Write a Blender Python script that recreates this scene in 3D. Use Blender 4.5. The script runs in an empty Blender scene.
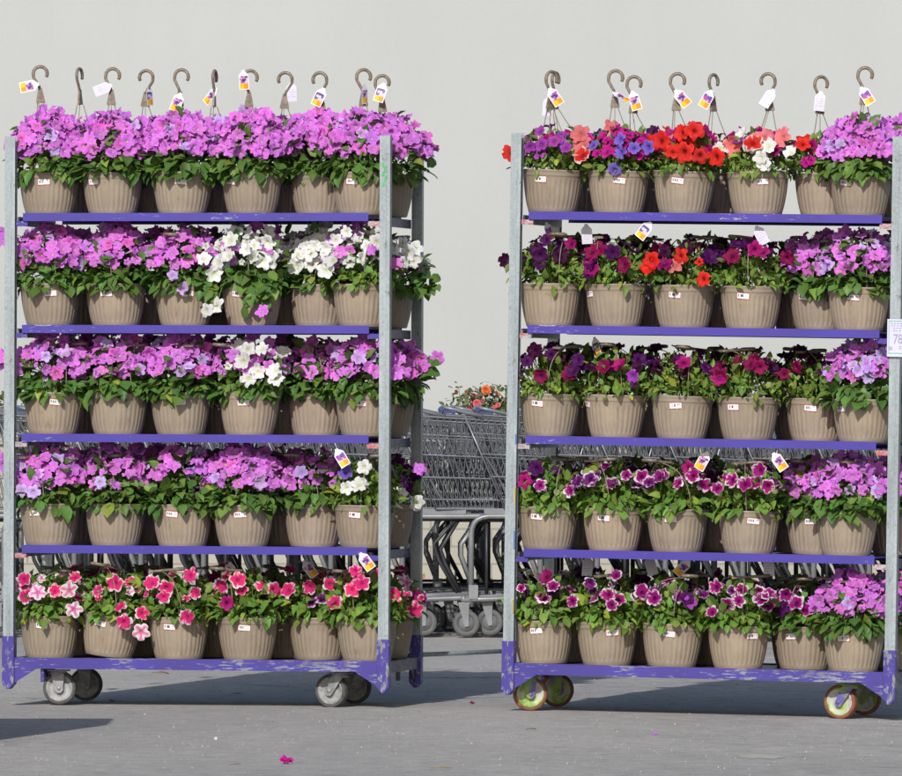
import bpy, math, random
import numpy as np
from mathutils import Matrix, Vector
R = math.radians
random.seed(7); rng = np.random.default_rng(7)
scene = bpy.context.scene
C = scene.collection

# ------------------------------------------------------------------ camera
CAM = Vector((0, -28, 1.007)); F = 8400.0; CX = 451.0; HOR = 405.0   # focal length in photo pixels
cam_d = bpy.data.cameras.new('camera'); cam = bpy.data.objects.new('camera', cam_d); C.objects.link(cam)
cam.location = CAM; cam_d.sensor_width = 36; cam_d.lens = F / 902 * 36; cam_d.clip_start = 1; cam_d.clip_end = 1000
cam.rotation_euler = (R(90) + math.atan((HOR - 388) / F), 0, 0)
scene.camera = cam

def P(px, py, D):
    return Vector(((px - CX) / F * D, D - 28, CAM.z + (HOR - py) / F * D))

SLOPE = 0.0166
def gz(x):
    return -SLOPE * (min(max(x, 0.15), 3.0) - 0.15)
def PG(px, py):      # point on the ground seen at a photo pixel
    D = CAM.z / ((py - HOR) / F)
    for _ in range(5):
        x = (px - CX) / F * D
        D = (CAM.z - gz(x)) / ((py - HOR) / F)
    return Vector(((px - CX) / F * D, D - 28, gz((px - CX) / F * D)))

# ------------------------------------------------------------------ materials
def newmat(name):
    m = bpy.data.materials.new(name); m.use_nodes = True
    nt = m.node_tree; b = nt.nodes['Principled BSDF']
    return m, nt, b
def noise(nt, scale, detail=4, rough=.6, coord='Object', dist=0.0, mscale=None):
    tc = nt.nodes.new('ShaderNodeTexCoord'); n = nt.nodes.new('ShaderNodeTexNoise')
    n.inputs['Scale'].default_value = scale; n.inputs['Detail'].default_value = detail
    n.inputs['Roughness'].default_value = rough; n.inputs['Distortion'].default_value = dist
    if mscale:
        mp = nt.nodes.new('ShaderNodeMapping'); mp.inputs['Scale'].default_value = mscale
        nt.links.new(tc.outputs[coord], mp.inputs[0]); nt.links.new(mp.outputs[0], n.inputs['Vector'])
    else:
        nt.links.new(tc.outputs[coord], n.inputs['Vector'])
    return n.outputs['Fac']
def ramp(nt, fac, stops):
    r = nt.nodes.new('ShaderNodeValToRGB')
    while len(r.color_ramp.elements) < len(stops): r.color_ramp.elements.new(.5)
    for e, (p, c) in zip(r.color_ramp.elements, stops):
        e.position = p; e.color = (*c, 1) if len(c) == 3 else c
    nt.links.new(fac, r.inputs[0]); return r.outputs[0]
def mixc(nt, fac, a, b, mode='MIX'):
    m = nt.nodes.new('ShaderNodeMix'); m.data_type = 'RGBA'; m.blend_type = mode
    for s, v in ((0, fac), (6, a), (7, b)):
        if isinstance(v, (int, float)): m.inputs[s].default_value = v
        elif isinstance(v, tuple): m.inputs[s].default_value = (*v, 1)
        else: nt.links.new(v, m.inputs[s])
    return m.outputs[2]
def bump(nt, b, h, strength, dist=.002):
    bn = nt.nodes.new('ShaderNodeBump'); bn.inputs['Strength'].default_value = strength; bn.inputs['Distance'].default_value = dist
    nt.links.new(h, bn.inputs['Height']); nt.links.new(bn.outputs[0], b.inputs['Normal'])
def simple(name, col, rough=.5, metal=0.0, var=.15, scale=30, bstr=0.0):
    m, nt, b = newmat(name)
    f = noise(nt, scale)
    lo = tuple(c * (1 - var) for c in col); hi = tuple(min(1, c * (1 + var)) for c in col)
    nt.links.new(ramp(nt, f, [(.3, lo), (.7, hi)]), b.inputs['Base Color'])
    b.inputs['Roughness'].default_value = rough; b.inputs['Metallic'].default_value = metal
    if bstr: bump(nt, b, f, bstr)
    return m
def attr_mat(name, rough=.5, trans=0.0, spec=.3):
    m, nt, b = newmat(name)
    a = nt.nodes.new('ShaderNodeAttribute'); a.attribute_name = 'Col'
    nt.links.new(a.outputs['Color'], b.inputs['Base Color'])
    b.inputs['Roughness'].default_value = rough; b.inputs['Specular IOR Level'].default_value = spec
    if trans:
        t = nt.nodes.new('ShaderNodeBsdfTranslucent'); nt.links.new(a.outputs['Color'], t.inputs['Color'])
        mx = nt.nodes.new('ShaderNodeMixShader'); mx.inputs[0].default_value = trans
        nt.links.new(b.outputs[0], mx.inputs[1]); nt.links.new(t.outputs[0], mx.inputs[2])
        nt.links.new(mx.outputs[0], nt.nodes['Material Output'].inputs[0])
    return m
def painted(name, paint, under, thr, rough=.45, scale=22, mscale=(1, 1, 3)):
    """purple paint chipped to the metal below"""
    m, nt, b = newmat(name)
    f1 = noise(nt, scale, 8, .72, mscale=mscale); f2 = noise(nt, 3.1, 3)
    ad = nt.nodes.new('ShaderNodeMath'); ad.operation = 'MULTIPLY_ADD'; ad.inputs[1].default_value = .45
    nt.links.new(f2, ad.inputs[0]); nt.links.new(f1, ad.inputs[2])
    chips = ramp(nt, ad.outputs[0], [(thr, (0, 0, 0)), (thr + .015, (1, 1, 1))])
    pn = noise(nt, 6, 3)
    pc = ramp(nt, pn, [(.3, tuple(c * .85 for c in paint)), (.7, tuple(min(1, c * 1.15) for c in paint))])
    un = noise(nt, 40, 5)
    uc = ramp(nt, un, [(.35, tuple(c * .6 for c in under)), (.65, under)])
    nt.links.new(mixc(nt, chips, pc, uc), b.inputs['Base Color'])
    b.inputs['Roughness'].default_value = rough
    return m

M = {}
M['petal'] = attr_mat('petal', .6, .28, .15)
M['leaf'] = attr_mat('leaf', .5, .22, .35)
M['print'] = attr_mat('printed_card', .4, 0.0, .4)
# pots: taupe moulded plastic
m, nt, b = newmat('taupe_plastic')
f = noise(nt, 14, 4); f2 = noise(nt, 90, 3)
c1 = ramp(nt, f, [(.3, (.290, .234, .176)), (.7, (.340, .278, .210))])
oi = nt.nodes.new('ShaderNodeObjectInfo')
c2 = ramp(nt, oi.outputs['Random'], [(0, (.84, .83, .82)), (.5, (.95, .96, .95)), (1, (1.05, 1.03, 1.0))])
tcp = nt.nodes.new('ShaderNodeTexCoord'); ofs = nt.nodes.new('ShaderNodeVectorMath'); ofs.operation = 'MULTIPLY_ADD'; ofs.inputs[1].default_value = (1, 1, .35)
cmb = nt.nodes.new('ShaderNodeCombineXYZ'); ml = nt.nodes.new('ShaderNodeMath'); ml.operation = 'MULTIPLY'; ml.inputs[1].default_value = 50
nt.links.new(oi.outputs['Random'], ml.inputs[0]); nt.links.new(ml.outputs[0], cmb.inputs[0]); nt.links.new(ml.outputs[0], cmb.inputs[2])
nt.links.new(tcp.outputs['Object'], ofs.inputs[0]); nt.links.new(cmb.outputs[0], ofs.inputs[2])
dn = nt.nodes.new('ShaderNodeTexNoise'); dn.inputs['Scale'].default_value = 30; dn.inputs['Detail'].default_value = 7; dn.inputs['Roughness'].default_value = .7
nt.links.new(ofs.outputs[0], dn.inputs['Vector'])
d = ramp(nt, dn.outputs['Fac'], [(.34, (1.10, 1.09, 1.08)), (.50, (1, 1, 1)), (.62, (.95, .94, .93)), (.70, (.66, .61, .56))])
nt.links.new(mixc(nt, 1.0, mixc(nt, 1.0, c1, c2, 'MULTIPLY'), d, 'MULTIPLY'), b.inputs['Base Color'])
b.inputs['Roughness'].default_value = .42; bump(nt, b, f2, .15, .001); M['pot'] = m
M['soil'] = simple('potting_soil', (.03, .02, .013), .95, 0, .5, 90, .8)
M['hook'] = simple('beige_plastic', (.19, .15, .11), .45, 0, .5, 90)
M['wire'] = simple('beige_wire', (.25, .21, .16), .5, 0, .2, 60)
# galvanised steel
m, nt, b = newmat('galvanised_steel')
tc = nt.nodes.new('ShaderNodeTexCoord'); v = nt.nodes.new('ShaderNodeTexVoronoi'); v.inputs['Scale'].default_value = 170
nt.links.new(tc.outputs['Object'], v.inputs['Vector'])
g1 = ramp(nt, v.outputs['Color'], [(.2, (.275, .315, .335)), (.8, (.335, .38, .405))])
sc = ramp(nt, noise(nt, 60, 8, .75, mscale=(1, 1, .5)), [(.60, (1, 1, 1)), (.66, (.50, .49, .46))])
st_ = ramp(nt, noise(nt, 9, 5, .6, mscale=(3, 3, .35)), [(.35, (.80, .80, .80)), (.65, (1.12, 1.12, 1.12))])
g1 = mixc(nt, 1.0, g1, st_, 'MULTIPLY')
nt.links.new(mixc(nt, 1.0, g1, sc, 'MULTIPLY'), b.inputs['Base Color'])
b.inputs['Metallic'].default_value = .35; b.inputs['Roughness'].default_value = .45; M['galv'] = m
PURP = (.042, .026, .275)
M['purple'] = painted('purple_shelf_paint', PURP, (.36, .36, .42), .875, scale=60, mscale=(.35, 1, 2))
M['purple_worn'] = painted('worn_purple_paint', (.045, .030, .245), (.25, .26, .32), .81, scale=75, mscale=(.28, 1, 1.7))
M['foot_worn'] = painted('scuffed_corner_paint', (.045, .030, .245), (.24, .25, .28), .765, scale=60, mscale=(1.4, 1, .6))
M['pink_worn'] = painted('faded_red_tab', (.42, .09, .11), (.45, .42, .45), .72, scale=50)
M['dark_rail'] = painted('dark_side_rail', (.045, .04, .12), (.16, .16, .17), .75, scale=30)
M['rubber'] = simple('grey_rubber', (.085, .08, .078), .85, 0, .45, 50, .3)
M['hub'] = simple('dusty_grey_hub', (.28, .28, .28), .6, .1, .4, 45)
M['fork'] = simple('zinc_fork', (.28, .28, .29), .5, .35, .35, 50)
M['rust_tyre'] = simple('red_brown_tyre', (.20, .075, .04), .75, 0, .4, 50)
# splattered hub
m, nt, b = newmat('paint_splashed_hub')
f = noise(nt, 16, 3, .5, dist=1.0)
nt.links.new(ramp(nt, f, [(.38, (.17, .30, .05)), (.47, (.36, .46, .15)), (.51, (.44, .46, .34)), (.59, (.44, .43, .42)), (.66, (.27, .22, .36))]), b.inputs['Base Color'])
b.inputs['Roughness'].default_value = .5; M['splash_hub'] = m
m, nt, b = newmat('paint_splashed_fork')
f = noise(nt, 20, 4, .5)
nt.links.new(ramp(nt, f, [(.42, (.2, .36, .05)), (.5, (.2, .2, .19)), (.58, (.12, .1, .33))]), b.inputs['Base Color'])
b.inputs['Roughness'].default_value = .5; M['splash_fork'] = m
M['cart_wire'] = simple('cart_chrome_wire', (.20, .21, .23), .35, .5, .2, 10)
M['cart_grey'] = simple('cart_grey_tube', (.22, .225, .235), .4, .3, .2, 10)
M['cart_black'] = simple('cart_black_tube', (.03, .03, .034), .45, 0, .3, 10)
M['cart_blue'] = simple('cart_blue_plastic', (.03, .05, .15), .4, 0, .2, 10)
M['cart_wheel'] = simple('cart_wheel_rubber', (.10, .10, .10), .7, 0, .3, 20)
M['yellow'] = simple('yellow_sticker', (.42, .29, .05), .5)
M['blue_tape'] = simple('blue_tape', (.05, .16, .38), .5)
M['green_mark'] = simple('green_marker', (.05, .4, .12), .6)
M['grey_ink'] = simple('grey_ink', (.30, .30, .42), .7)
M['dark'] = simple('dark_ink', (.06, .06, .1), .7)

# asphalt
m, nt, b = newmat('asphalt')
fine = noise(nt, 260, 3, .7); mid = noise(nt, 11, 10, .88); big = noise(nt, .55, 4, .55, mscale=(1, .35, 1))
streak = noise(nt, 1.2, 5, .6, mscale=(.8, 1.2, 1))
c = ramp(nt, fine, [(.30, (.305, .29, .272)), (.52, (.45, .43, .404)), (.72, (.615, .59, .558))])
c = mixc(nt, 1.0, c, ramp(nt, mid, [(.38, (.70, .70, .70)), (.62, (1.22, 1.22, 1.22))]), 'MULTIPLY')
c = mixc(nt, 1.0, c, ramp(nt, big, [(.3, (.84, .84, .85)), (.7, (1.12, 1.11, 1.10))]), 'MULTIPLY')
c = mixc(nt, 1.0, c, ramp(nt, streak, [(.35, (.95, .95, .95)), (.6, (1.03, 1.03, 1.03))]), 'MULTIPLY')
pits = ramp(nt, noise(nt, 55, 2, .5), [(.70, (1, 1, 1)), (.74, (.45, .45, .45))])
c = mixc(nt, 1.0, c, pits, 'MULTIPLY')
c = mixc(nt, 1.0, c, ramp(nt, noise(nt, 1.7, 6, .7, dist=.6), [(.30, (.86, .86, .87)), (.42, (1, 1, 1))]), 'MULTIPLY')
light = ramp(nt, noise(nt, 70, 2, .5), [(.715, (0, 0, 0)), (.74, (1, 1, 1))])
c = mixc(nt, light, c, (.52, .51, .50))
nt.links.new(c, b.inputs['Base Color']); b.inputs['Roughness'].default_value = .9
b.inputs['Specular IOR Level'].default_value = .25
bump(nt, b, mid, .6, .012); M['asphalt'] = m
M['crack'] = simple('tar_crack', (.045, .044, .044), .9, 0, .4, 20)
# stucco wall
m, nt, b = newmat('wall_stucco')
f = noise(nt, .5, 4, .55); f2 = noise(nt, 30, 4, .6); f3 = noise(nt, 1.3, 5, .6, mscale=(1.5, 1, .25))
c = ramp(nt, f, [(.3, (.412, .428, .424)), (.7, (.440, .456, .452))])
c = mixc(nt, 1.0, c, ramp(nt, f2, [(.3, (.985, .985, .985)), (.7, (1.01, 1.01, 1.01))]), 'MULTIPLY')
c = mixc(nt, 1.0, c, ramp(nt, f3, [(.3, (.97, .97, .97)), (.65, (1.01, 1.01, 1.01))]), 'MULTIPLY')
nt.links.new(c, b.inputs['Base Color']); b.inputs['Roughness'].default_value = .92; bump(nt, b, f2, .2, .004); M['wall'] = m
m, nt, b = newmat('cream_block')
tc = nt.nodes.new('ShaderNodeTexCoord'); mp = nt.nodes.new('ShaderNodeMapping'); mp.inputs['Rotation'].default_value = (R(90), 0, 0)
br = nt.nodes.new('ShaderNodeTexBrick'); br.inputs['Scale'].default_value = 1; br.inputs['Brick Width'].default_value = .23; br.inputs['Row Height'].default_value = .10
br.inputs['Mortar Size'].default_value = .006; br.inputs['Color1'].default_value = (.38, .365, .305, 1); br.inputs['Color2'].default_value = (.34, .325, .275, 1); br.inputs['Mortar'].default_value = (.25, .23, .2, 1)
nt.links.new(tc.outputs['Object'], mp.inputs[0]); nt.links.new(mp.outputs[0], br.inputs['Vector'])
nt.links.new(br.outputs['Color'], b.inputs['Base Color']); b.inputs['Roughness'].default_value = .9; M['block'] = m

# ------------------------------------------------------------------ mesh helpers
class MB:
    def __init__(s): s.v = []; s.f = []; s.c = []; s.hascol = False; s.sm = []
    def add(s, vs, fs, col=None, smooth=False):
        o = len(s.v); s.v += [tuple(v) for v in vs]
        s.f += [tuple(i + o for i in f) for f in fs]; s.sm += [smooth] * len(fs)
        s.c += [(*(col or (1, 1, 1)), 1)] * len(vs)
        if col: s.hascol = True
        return s
    def box(s, x0, x1, y0, y1, z0, z1, mat=None, col=None):
        vs = [Vector(p) for p in ((x0,y0,z0),(x1,y0,z0),(x1,y1,z0),(x0,y1,z0),(x0,y0,z1),(x1,y0,z1),(x1,y1,z1),(x0,y1,z1))]
        if mat: vs = [mat @ v for v in vs]
        return s.add(vs, [(0,3,2,1),(4,5,6,7),(0,1,5,4),(1,2,6,5),(2,3,7,6),(3,0,4,7)], col)
    def tube(s, pts, r, n=8, col=None, caps=True):
        pts = [Vector(p) for p in pts]; k = len(pts)
        rs = r if isinstance(r, (list, tuple)) else [r] * k
        t0 = (pts[1] - pts[0]).normalized()
        up = Vector((0, 0, 1)) if abs(t0.z) < .9 else Vector((1, 0, 0))
        a = t0.cross(up).normalized(); vs = []
        for i, p in enumerate(pts):
            t = (pts[min(i + 1, k - 1)] - pts[max(i - 1, 0)]).normalized()
            a = (a - t * a.dot(t)).normalized(); bb = t.cross(a)
            for j in range(n):
                an = 2 * math.pi * j / n
                vs.append(p + (a * math.cos(an) + bb * math.sin(an)) * rs[i])
        fs = [(i*n+j, i*n+(j+1)%n, (i+1)*n+(j+1)%n, (i+1)*n+j) for i in range(k-1) for j in range(n)]
        s.add(vs, fs, col, True)
        if caps and n > 3:
            o = len(s.v) - len(vs)
            s.f += [tuple(o + j for j in range(n))[::-1], tuple(o + (k-1)*n + j for j in range(n))]; s.sm += [False] * 2
        return s
    def lathe(s, prof, n=32, mat=None, axis='z', smooth=True, col=None):
        vs = []
        for (r, h) in prof:
            for j in range(n):
                a = 2 * math.pi * j / n
                p = Vector((r*math.cos(a), r*math.sin(a), h)) if axis == 'z' else Vector((r*math.cos(a), h, r*math.sin(a)))
                vs.append(mat @ p if mat else p)
        k = len(prof)
        return s.add(vs, [(i*n+j, i*n+(j+1)%n, (i+1)*n+(j+1)%n, (i+1)*n+j) for i in range(k-1) for j in range(n)], col, smooth)
    def prism(s, poly, y0, y1, mat=None):     # polygon in xz, extruded along y
        n = len(poly)
        vs = [Vector((x, y0, z)) for x, z in poly] + [Vector((x, y1, z)) for x, z in poly]
        if mat: vs = [mat @ v for v in vs]
        return s.add(vs, [tuple(range(n)), tuple(range(2*n-1, n-1, -1))] + [(i, i+n, (i+1)%n+n, (i+1)%n) for i in range(n)])
    def mesh(s, name, mat, bevel=0):
        me = bpy.data.meshes.new(name); me.from_pydata(s.v, [], s.f); me.materials.append(mat)
        me.polygons.foreach_set('use_smooth', s.sm)
        if s.hascol:
            a = me.color_attributes.new('Col', 'FLOAT_COLOR', 'POINT'); a.data.foreach_set('color', np.array(s.c, dtype=np.float32).ravel())
        me.update(); return me
    def build(s, name, mat, parent=None, bevel=0, **kw):
        o = link(name, s.mesh(name, mat), parent)
        if bevel:
            md = o.modifiers.new('bevel', 'BEVEL'); md.width = bevel; md.segments = 2; md.limit_method = 'ANGLE'
        return o
def link(name, me, parent=None, mat=None):
    o = bpy.data.objects.new(name, me); C.objects.link(o)
    if parent: o.parent = parent
    if mat is not None: o.matrix_local = mat
    return o
def tag(o, label=None, cat=None, group=None, kind=None):
    if label: o['label'] = label
    if cat: o['category'] = cat
    if group: o['group'] = group
    if kind: o['kind'] = kind
    return o
def npmesh(name, V, faces, col, mat):
    me = bpy.data.meshes.new(name); me.from_pydata(V.tolist(), [], faces); me.materials.append(mat)
    me.polygons.foreach_set('use_smooth', [True] * len(faces))
    a = me.color_attributes.new('Col', 'FLOAT_COLOR', 'POINT')
    cc = np.ones((len(V), 4), dtype=np.float32); cc[:, :3] = np.clip(col, 0, 1); a.data.foreach_set('color', cc.ravel())
    me.update(); return me
def bez(p0, p1, p2, n=8):
    p0, p1, p2 = Vector(p0), Vector(p1), Vector(p2)
    return [p0*(1-t)**2 + p1*2*t*(1-t) + p2*t*t for t in [i/n for i in range(n+1)]]

# ------------------------------------------------------------------ petunia blossoms
def flower_template(per):
    n = 5 * per
    prof = {3: [.80, 1.0, 1.0], 5: [.76, .97, 1.05, 1.05, .97]}[per]
    rings = [(.16, -.20), (.34, -.04), (.71, .02), (.83, .03), (1.0, 0.0)]
    V = [(0, 0, -.42)]; lobe = []
    for (r, z) in rings:
        for j in range(n):
            k = 1 - (1 - prof[j % per]) * (r ** 2)
            a = 2*math.pi*j/n; V.append((r*k*math.cos(a), r*k*math.sin(a), z))
    fs = [(0, 1+j, 1+(j+1) % n) for j in range(n)]
    for i in range(4):
        for j in range(n):
            a = 1+i*n+j; b2 = 1+i*n+(j+1) % n
            fs.append((a, a+n, b2+n, b2))
    o = len(V)                                   # trumpet behind
    for (r, z) in ((.34, -.06), (.14, -.62), (.09, -1.25)):
        for j in range(5):
            a = 2*math.pi*j/5; V.append((r*math.cos(a), r*math.sin(a), z))
    for i in range(2):
        for j in range(5):
            fs.append((o+i*5+j, o+i*5+(j+1) % 5, o+(i+1)*5+(j+1) % 5, o+(i+1)*5+j))
    return np.array(V), fs, n
FT = {3: flower_template(3), 5: flower_template(5)}

# colour specs: (eye, throat, petal, petal rim, size, star?)
SPEC = {
 'mauve':    dict(eye=(.70,.62,.20), th=(.58,.20,.64), pet=(.71,.19,.74), rim=(.77,.29,.80), R=.0234, per=5),
 'lavender': dict(eye=(.60,.55,.3), th=(.42,.28,.60), pet=(.62,.42,.82), rim=(.70,.52,.86), R=.0235, per=5),
 'pink':     dict(eye=(.6,.5,.2), th=(.5,.07,.38), pet=(.76,.16,.66), rim=(.80,.24,.72), R=.0235, per=5),
 'white':    dict(eye=(.55,.60,.10), th=(.70,.72,.58), pet=(.80,.80,.79), rim=(.82,.82,.82), R=.027, per=5),
 'hotpink':  dict(eye=(.25,.01,.06), th=(.55,.02,.16), pet=(.72,.025,.17), rim=(.82,.76,.78), R=.027, per=5),
 'star':     dict(eye=(.5,.3,.2), th=(.70,.10,.35), pet=(.80,.77,.79), rim=(.82,.82,.82), R=.031, per=5, star=(.72,.09,.38)),
 'magenta':  dict(eye=(.2,.0,.1), th=(.30,.0,.14), pet=(.50,.012,.24), rim=(.52,.015,.25), R=.019, per=3),
 'cerise':   dict(eye=(.06,.0,.03), th=(.14,.0,.06), pet=(.36,.008,.15), rim=(.40,.012,.18), R=.0265, per=5),
 'picotee':  dict(eye=(.03,.0,.03), th=(.13,.0,.07), pet=(.36,.006,.19), rim=(.80,.75,.78), R=.0265, per=5),
 'dpicotee': dict(eye=(.03,.0,.03), th=(.07,.0,.08), pet=(.18,.01,.16), rim=(.74,.68,.76), R=.024, per=5),
 'red':      dict(eye=(.05,.0,.0), th=(.35,.01,.01), pet=(.72,.028,.02), rim=(.74,.035,.025), R=.032, per=5),
 'coral':    dict(eye=(.5,.2,.1), th=(.7,.16,.14), pet=(.80,.20,.22), rim=(.80,.24,.26), R=.030, per=5),
 'redwhite': dict(eye=(.2,.0,.0), th=(.5,.01,.01), pet=(.74,.03,.02), rim=(.82,.72,.70), R=.032, per=5),
 'blue':     dict(eye=(.10,.05,.25), th=(.10,.05,.36), pet=(.20,.13,.60), rim=(.28,.20,.68), R=.0225, per=5),
 'violet':   dict(eye=(.2,.1,.3), th=(.16,.02,.24), pet=(.36,.05,.38), rim=(.42,.08,.44), R=.024, per=5),
 'purple':   dict(eye=(.02,.0,.03), th=(.05,.0,.07), pet=(.070,.006,.085), rim=(.095,.010,.12), R=.0255, per=5),
 'maroon':   dict(eye=(.01,.0,.01), th=(.035,.0,.03), pet=(.050,.003,.036), rim=(.06,.004,.045), R=.025, per=5),
 'crimson':  dict(eye=(.04,.0,.01), th=(.14,.0,.05), pet=(.23,.005,.07), rim=(.26,.007,.08), R=.026, per=5),
}
def basis(Nv, up=None):
    Nv = Nv / np.linalg.norm(Nv, axis=1)[:, None]
    ref = rng.normal(size=Nv.shape); X = np.cross(ref, Nv); X /= np.linalg.norm(X, axis=1)[:, None]
    Y = np.cross(Nv, X); return X, Y, Nv
def blossoms_mesh(kind, pos, nrm, smul=1.0):
    sp = SPEC[kind]; T, fs, n = FT[sp['per']]; N = len(pos)
    X, Y, Z = basis(nrm)
    sc = sp['R'] * smul * rng.uniform(.80, 1.14, N)
    t = np.repeat(T[None], N, 0)
    per = sp['per']; ang = np.arange(n)
    rim = slice(1+4*n, 1+5*n); r4 = slice(1+3*n, 1+4*n)
    wob = rng.normal(0, .17, (N, n)); t[:, rim, 2] += wob - .06; t[:, r4, 2] += wob * .5
    ph = rng.uniform(0, 6.28, (N, 1)); droop = .10 * np.sin(2*math.pi*ang/n + ph) + rng.normal(0, .05, (N, 1)); t[:, rim, 2] += droop; t[:, r4, 2] += droop * .6
    cup = rng.uniform(-.10, .30, (N, 1)); t[:, rim, 2] += cup; t[:, r4, 2] += cup * .55
    t[:, rim, :2] *= (1 + rng.normal(0, .05, (N, n)))[:, :, None]
    cl = rng.random(N) < .07; t[cl, 1:, :2] *= .55               # half-closed ones
    W = pos[:, None] + (t[:, :, 0:1]*X[:, None] + t[:, :, 1:2]*Y[:, None] + t[:, :, 2:3]*Z[:, None]) * sc[:, None, None]
    k = len(T); col = np.zeros((N, k, 3))
    eye, th, pet, rm = [np.array(sp[q]) for q in ('eye', 'th', 'pet', 'rim')]
    col[:, 0] = eye; col[:, 1:1+n] = eye*.15+th*.85; col[:, 1+n:1+2*n] = th*.5+pet*.5; col[:, 1+2*n:1+3*n] = pet
    picot = np.linalg.norm(rm-pet) > .3
    col[:, 1+3*n:1+4*n] = pet; col[:, rim] = rm
    if picot and 'star' not in sp:                                 # white rim of uneven width
        q = rng.random((N, n)) < .38; col[:, r4][q] = rm * .95
        da = np.abs((2*math.pi*ang/n - rng.uniform(0, 6.28, (N, 1)) + math.pi) % (2*math.pi) - math.pi)
        q = (da < rng.uniform(.3, 2.6, (N, 1))) & (rng.random((N, n)) < .88); col[:, rim][q] = pet*.7 + rm*.3
        q = (da > 2.2) & (rng.random((N, 1)) < .45) & (rng.random((N, n)) < .8); col[:, r4][q] = rm
        q = rng.random((N, n)) < .06; col[:, 1+2*n:1+3*n][q] = rm*.6+pet*.4
    if 'star' in sp:
        mid = (ang % per) >= 2; mid &= (ang % per) <= 3
        s = np.array(sp['star'])
        for i, wt in ((1, .9), (2, .85), (3, .6)):
            c = col[:, 1+i*n:1+(i+1)*n]; c[:, mid] = s*wt + pet*(1-wt)
    col[:, 1+5*n:] = pet*.5 + np.array((.35, .38, .20))*.5
    vein = 1 + rng.normal(0, .085, (N, k, 1)); tone = rng.uniform(.80, 1.10, (N, 1, 1)); hue = 1 + rng.normal(0, .012 if kind == 'white' else .045, (N, 1, 3))
    col = col * vein * tone * hue
    F_ = [tuple(i + q*k for i in f) for q in range(N) for f in fs]
    return npmesh('blossoms', W.reshape(-1, 3), F_, col.reshape(-1, 3), M['petal'])

# leaf template: along +x, fold on the mid rib
LT = np.array([(0, 0, 0), (.22, -.30, .05), (.25, 0, 0), (.22, .30, .05), (.58, -.36, .03), (.60, 0, -.03), (.58, .36, .03), (1, 0, -.14), (.84, -.19, -.03), (.84, .19, -.03)], float)
LF = [(0, 1, 2), (0, 2, 3), (1, 4, 5, 2), (2, 5, 6, 3), (4, 8, 7, 5), (5, 7, 9, 6)]
def leaves(pos, dirs, ups, size, width, cols):
    N = len(pos); d = dirs/np.linalg.norm(dirs, axis=1)[:, None]
    s = np.cross(ups, d); s /= (np.linalg.norm(s, axis=1)[:, None]+1e-9); u = np.cross(d, s)
    t = np.repeat(LT[None], N, 0); t[:, :, 1] *= width[:, None]
    curl = rng.uniform(.2, 3.2, (N, 1)); t[:, :, 2] *= curl
    W = pos[:, None] + (t[:, :, 0:1]*d[:, None] + t[:, :, 1:2]*s[:, None] + t[:, :, 2:3]*u[:, None])*size[:, None, None]
    col = cols[:, None] * (1 + rng.normal(0, .07, (N, len(LT), 1)))
    col[:, [0, 2, 5]] *= 1.12
    F_ = [tuple(i + q*10 for i in f) for q in range(N) for f in LF]
    return W.reshape(-1, 3), F_, col.reshape(-1, 3)

RIM = .141; PR = .1035
def mound_points(N, Rx, Ry, H, lo, hi, front=.7, shell=(.86, 1.04), even=True):
    """points on the dome of a plant; lo..hi = sine of elevation; evenly spread"""
    out = []; dm = (1.9*math.pi*Rx*H/max(N, 1))**.5 * .72
    tries = 0
    while len(out) < N and tries < N*60:
        tries += 1
        s = random.uniform(lo, hi); c = math.sqrt(max(0, 1 - s*s)) if s > 0 else 1.0
        th = random.uniform(0, 2*math.pi)
        if math.sin(th) > .25 and random.random() < front: continue
        k = random.uniform(*shell)
        p = (Rx*k*c*math.cos(th), Ry*k*c*math.sin(th), RIM + H*k*s)
        if even and tries < N*30 and any((p[0]-q[0])**2+(p[1]-q[1])**2+(p[2]-q[2])**2 < dm*dm for q in out): continue
        out.append(p)
    return np.array(out)
def outward(pos, Rx, Ry, H, lift=.15, fwd=.45, jit=.33):
    n = np.stack([pos[:, 0]/Rx**2, pos[:, 1]/Ry**2, (pos[:, 2]-RIM)/H**2], 1)
    n /= np.linalg.norm(n, axis=1)[:, None]+1e-9
    n += np.array((-.08, -fwd, lift)) + rng.normal(0, jit, n.shape)
    return n

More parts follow.
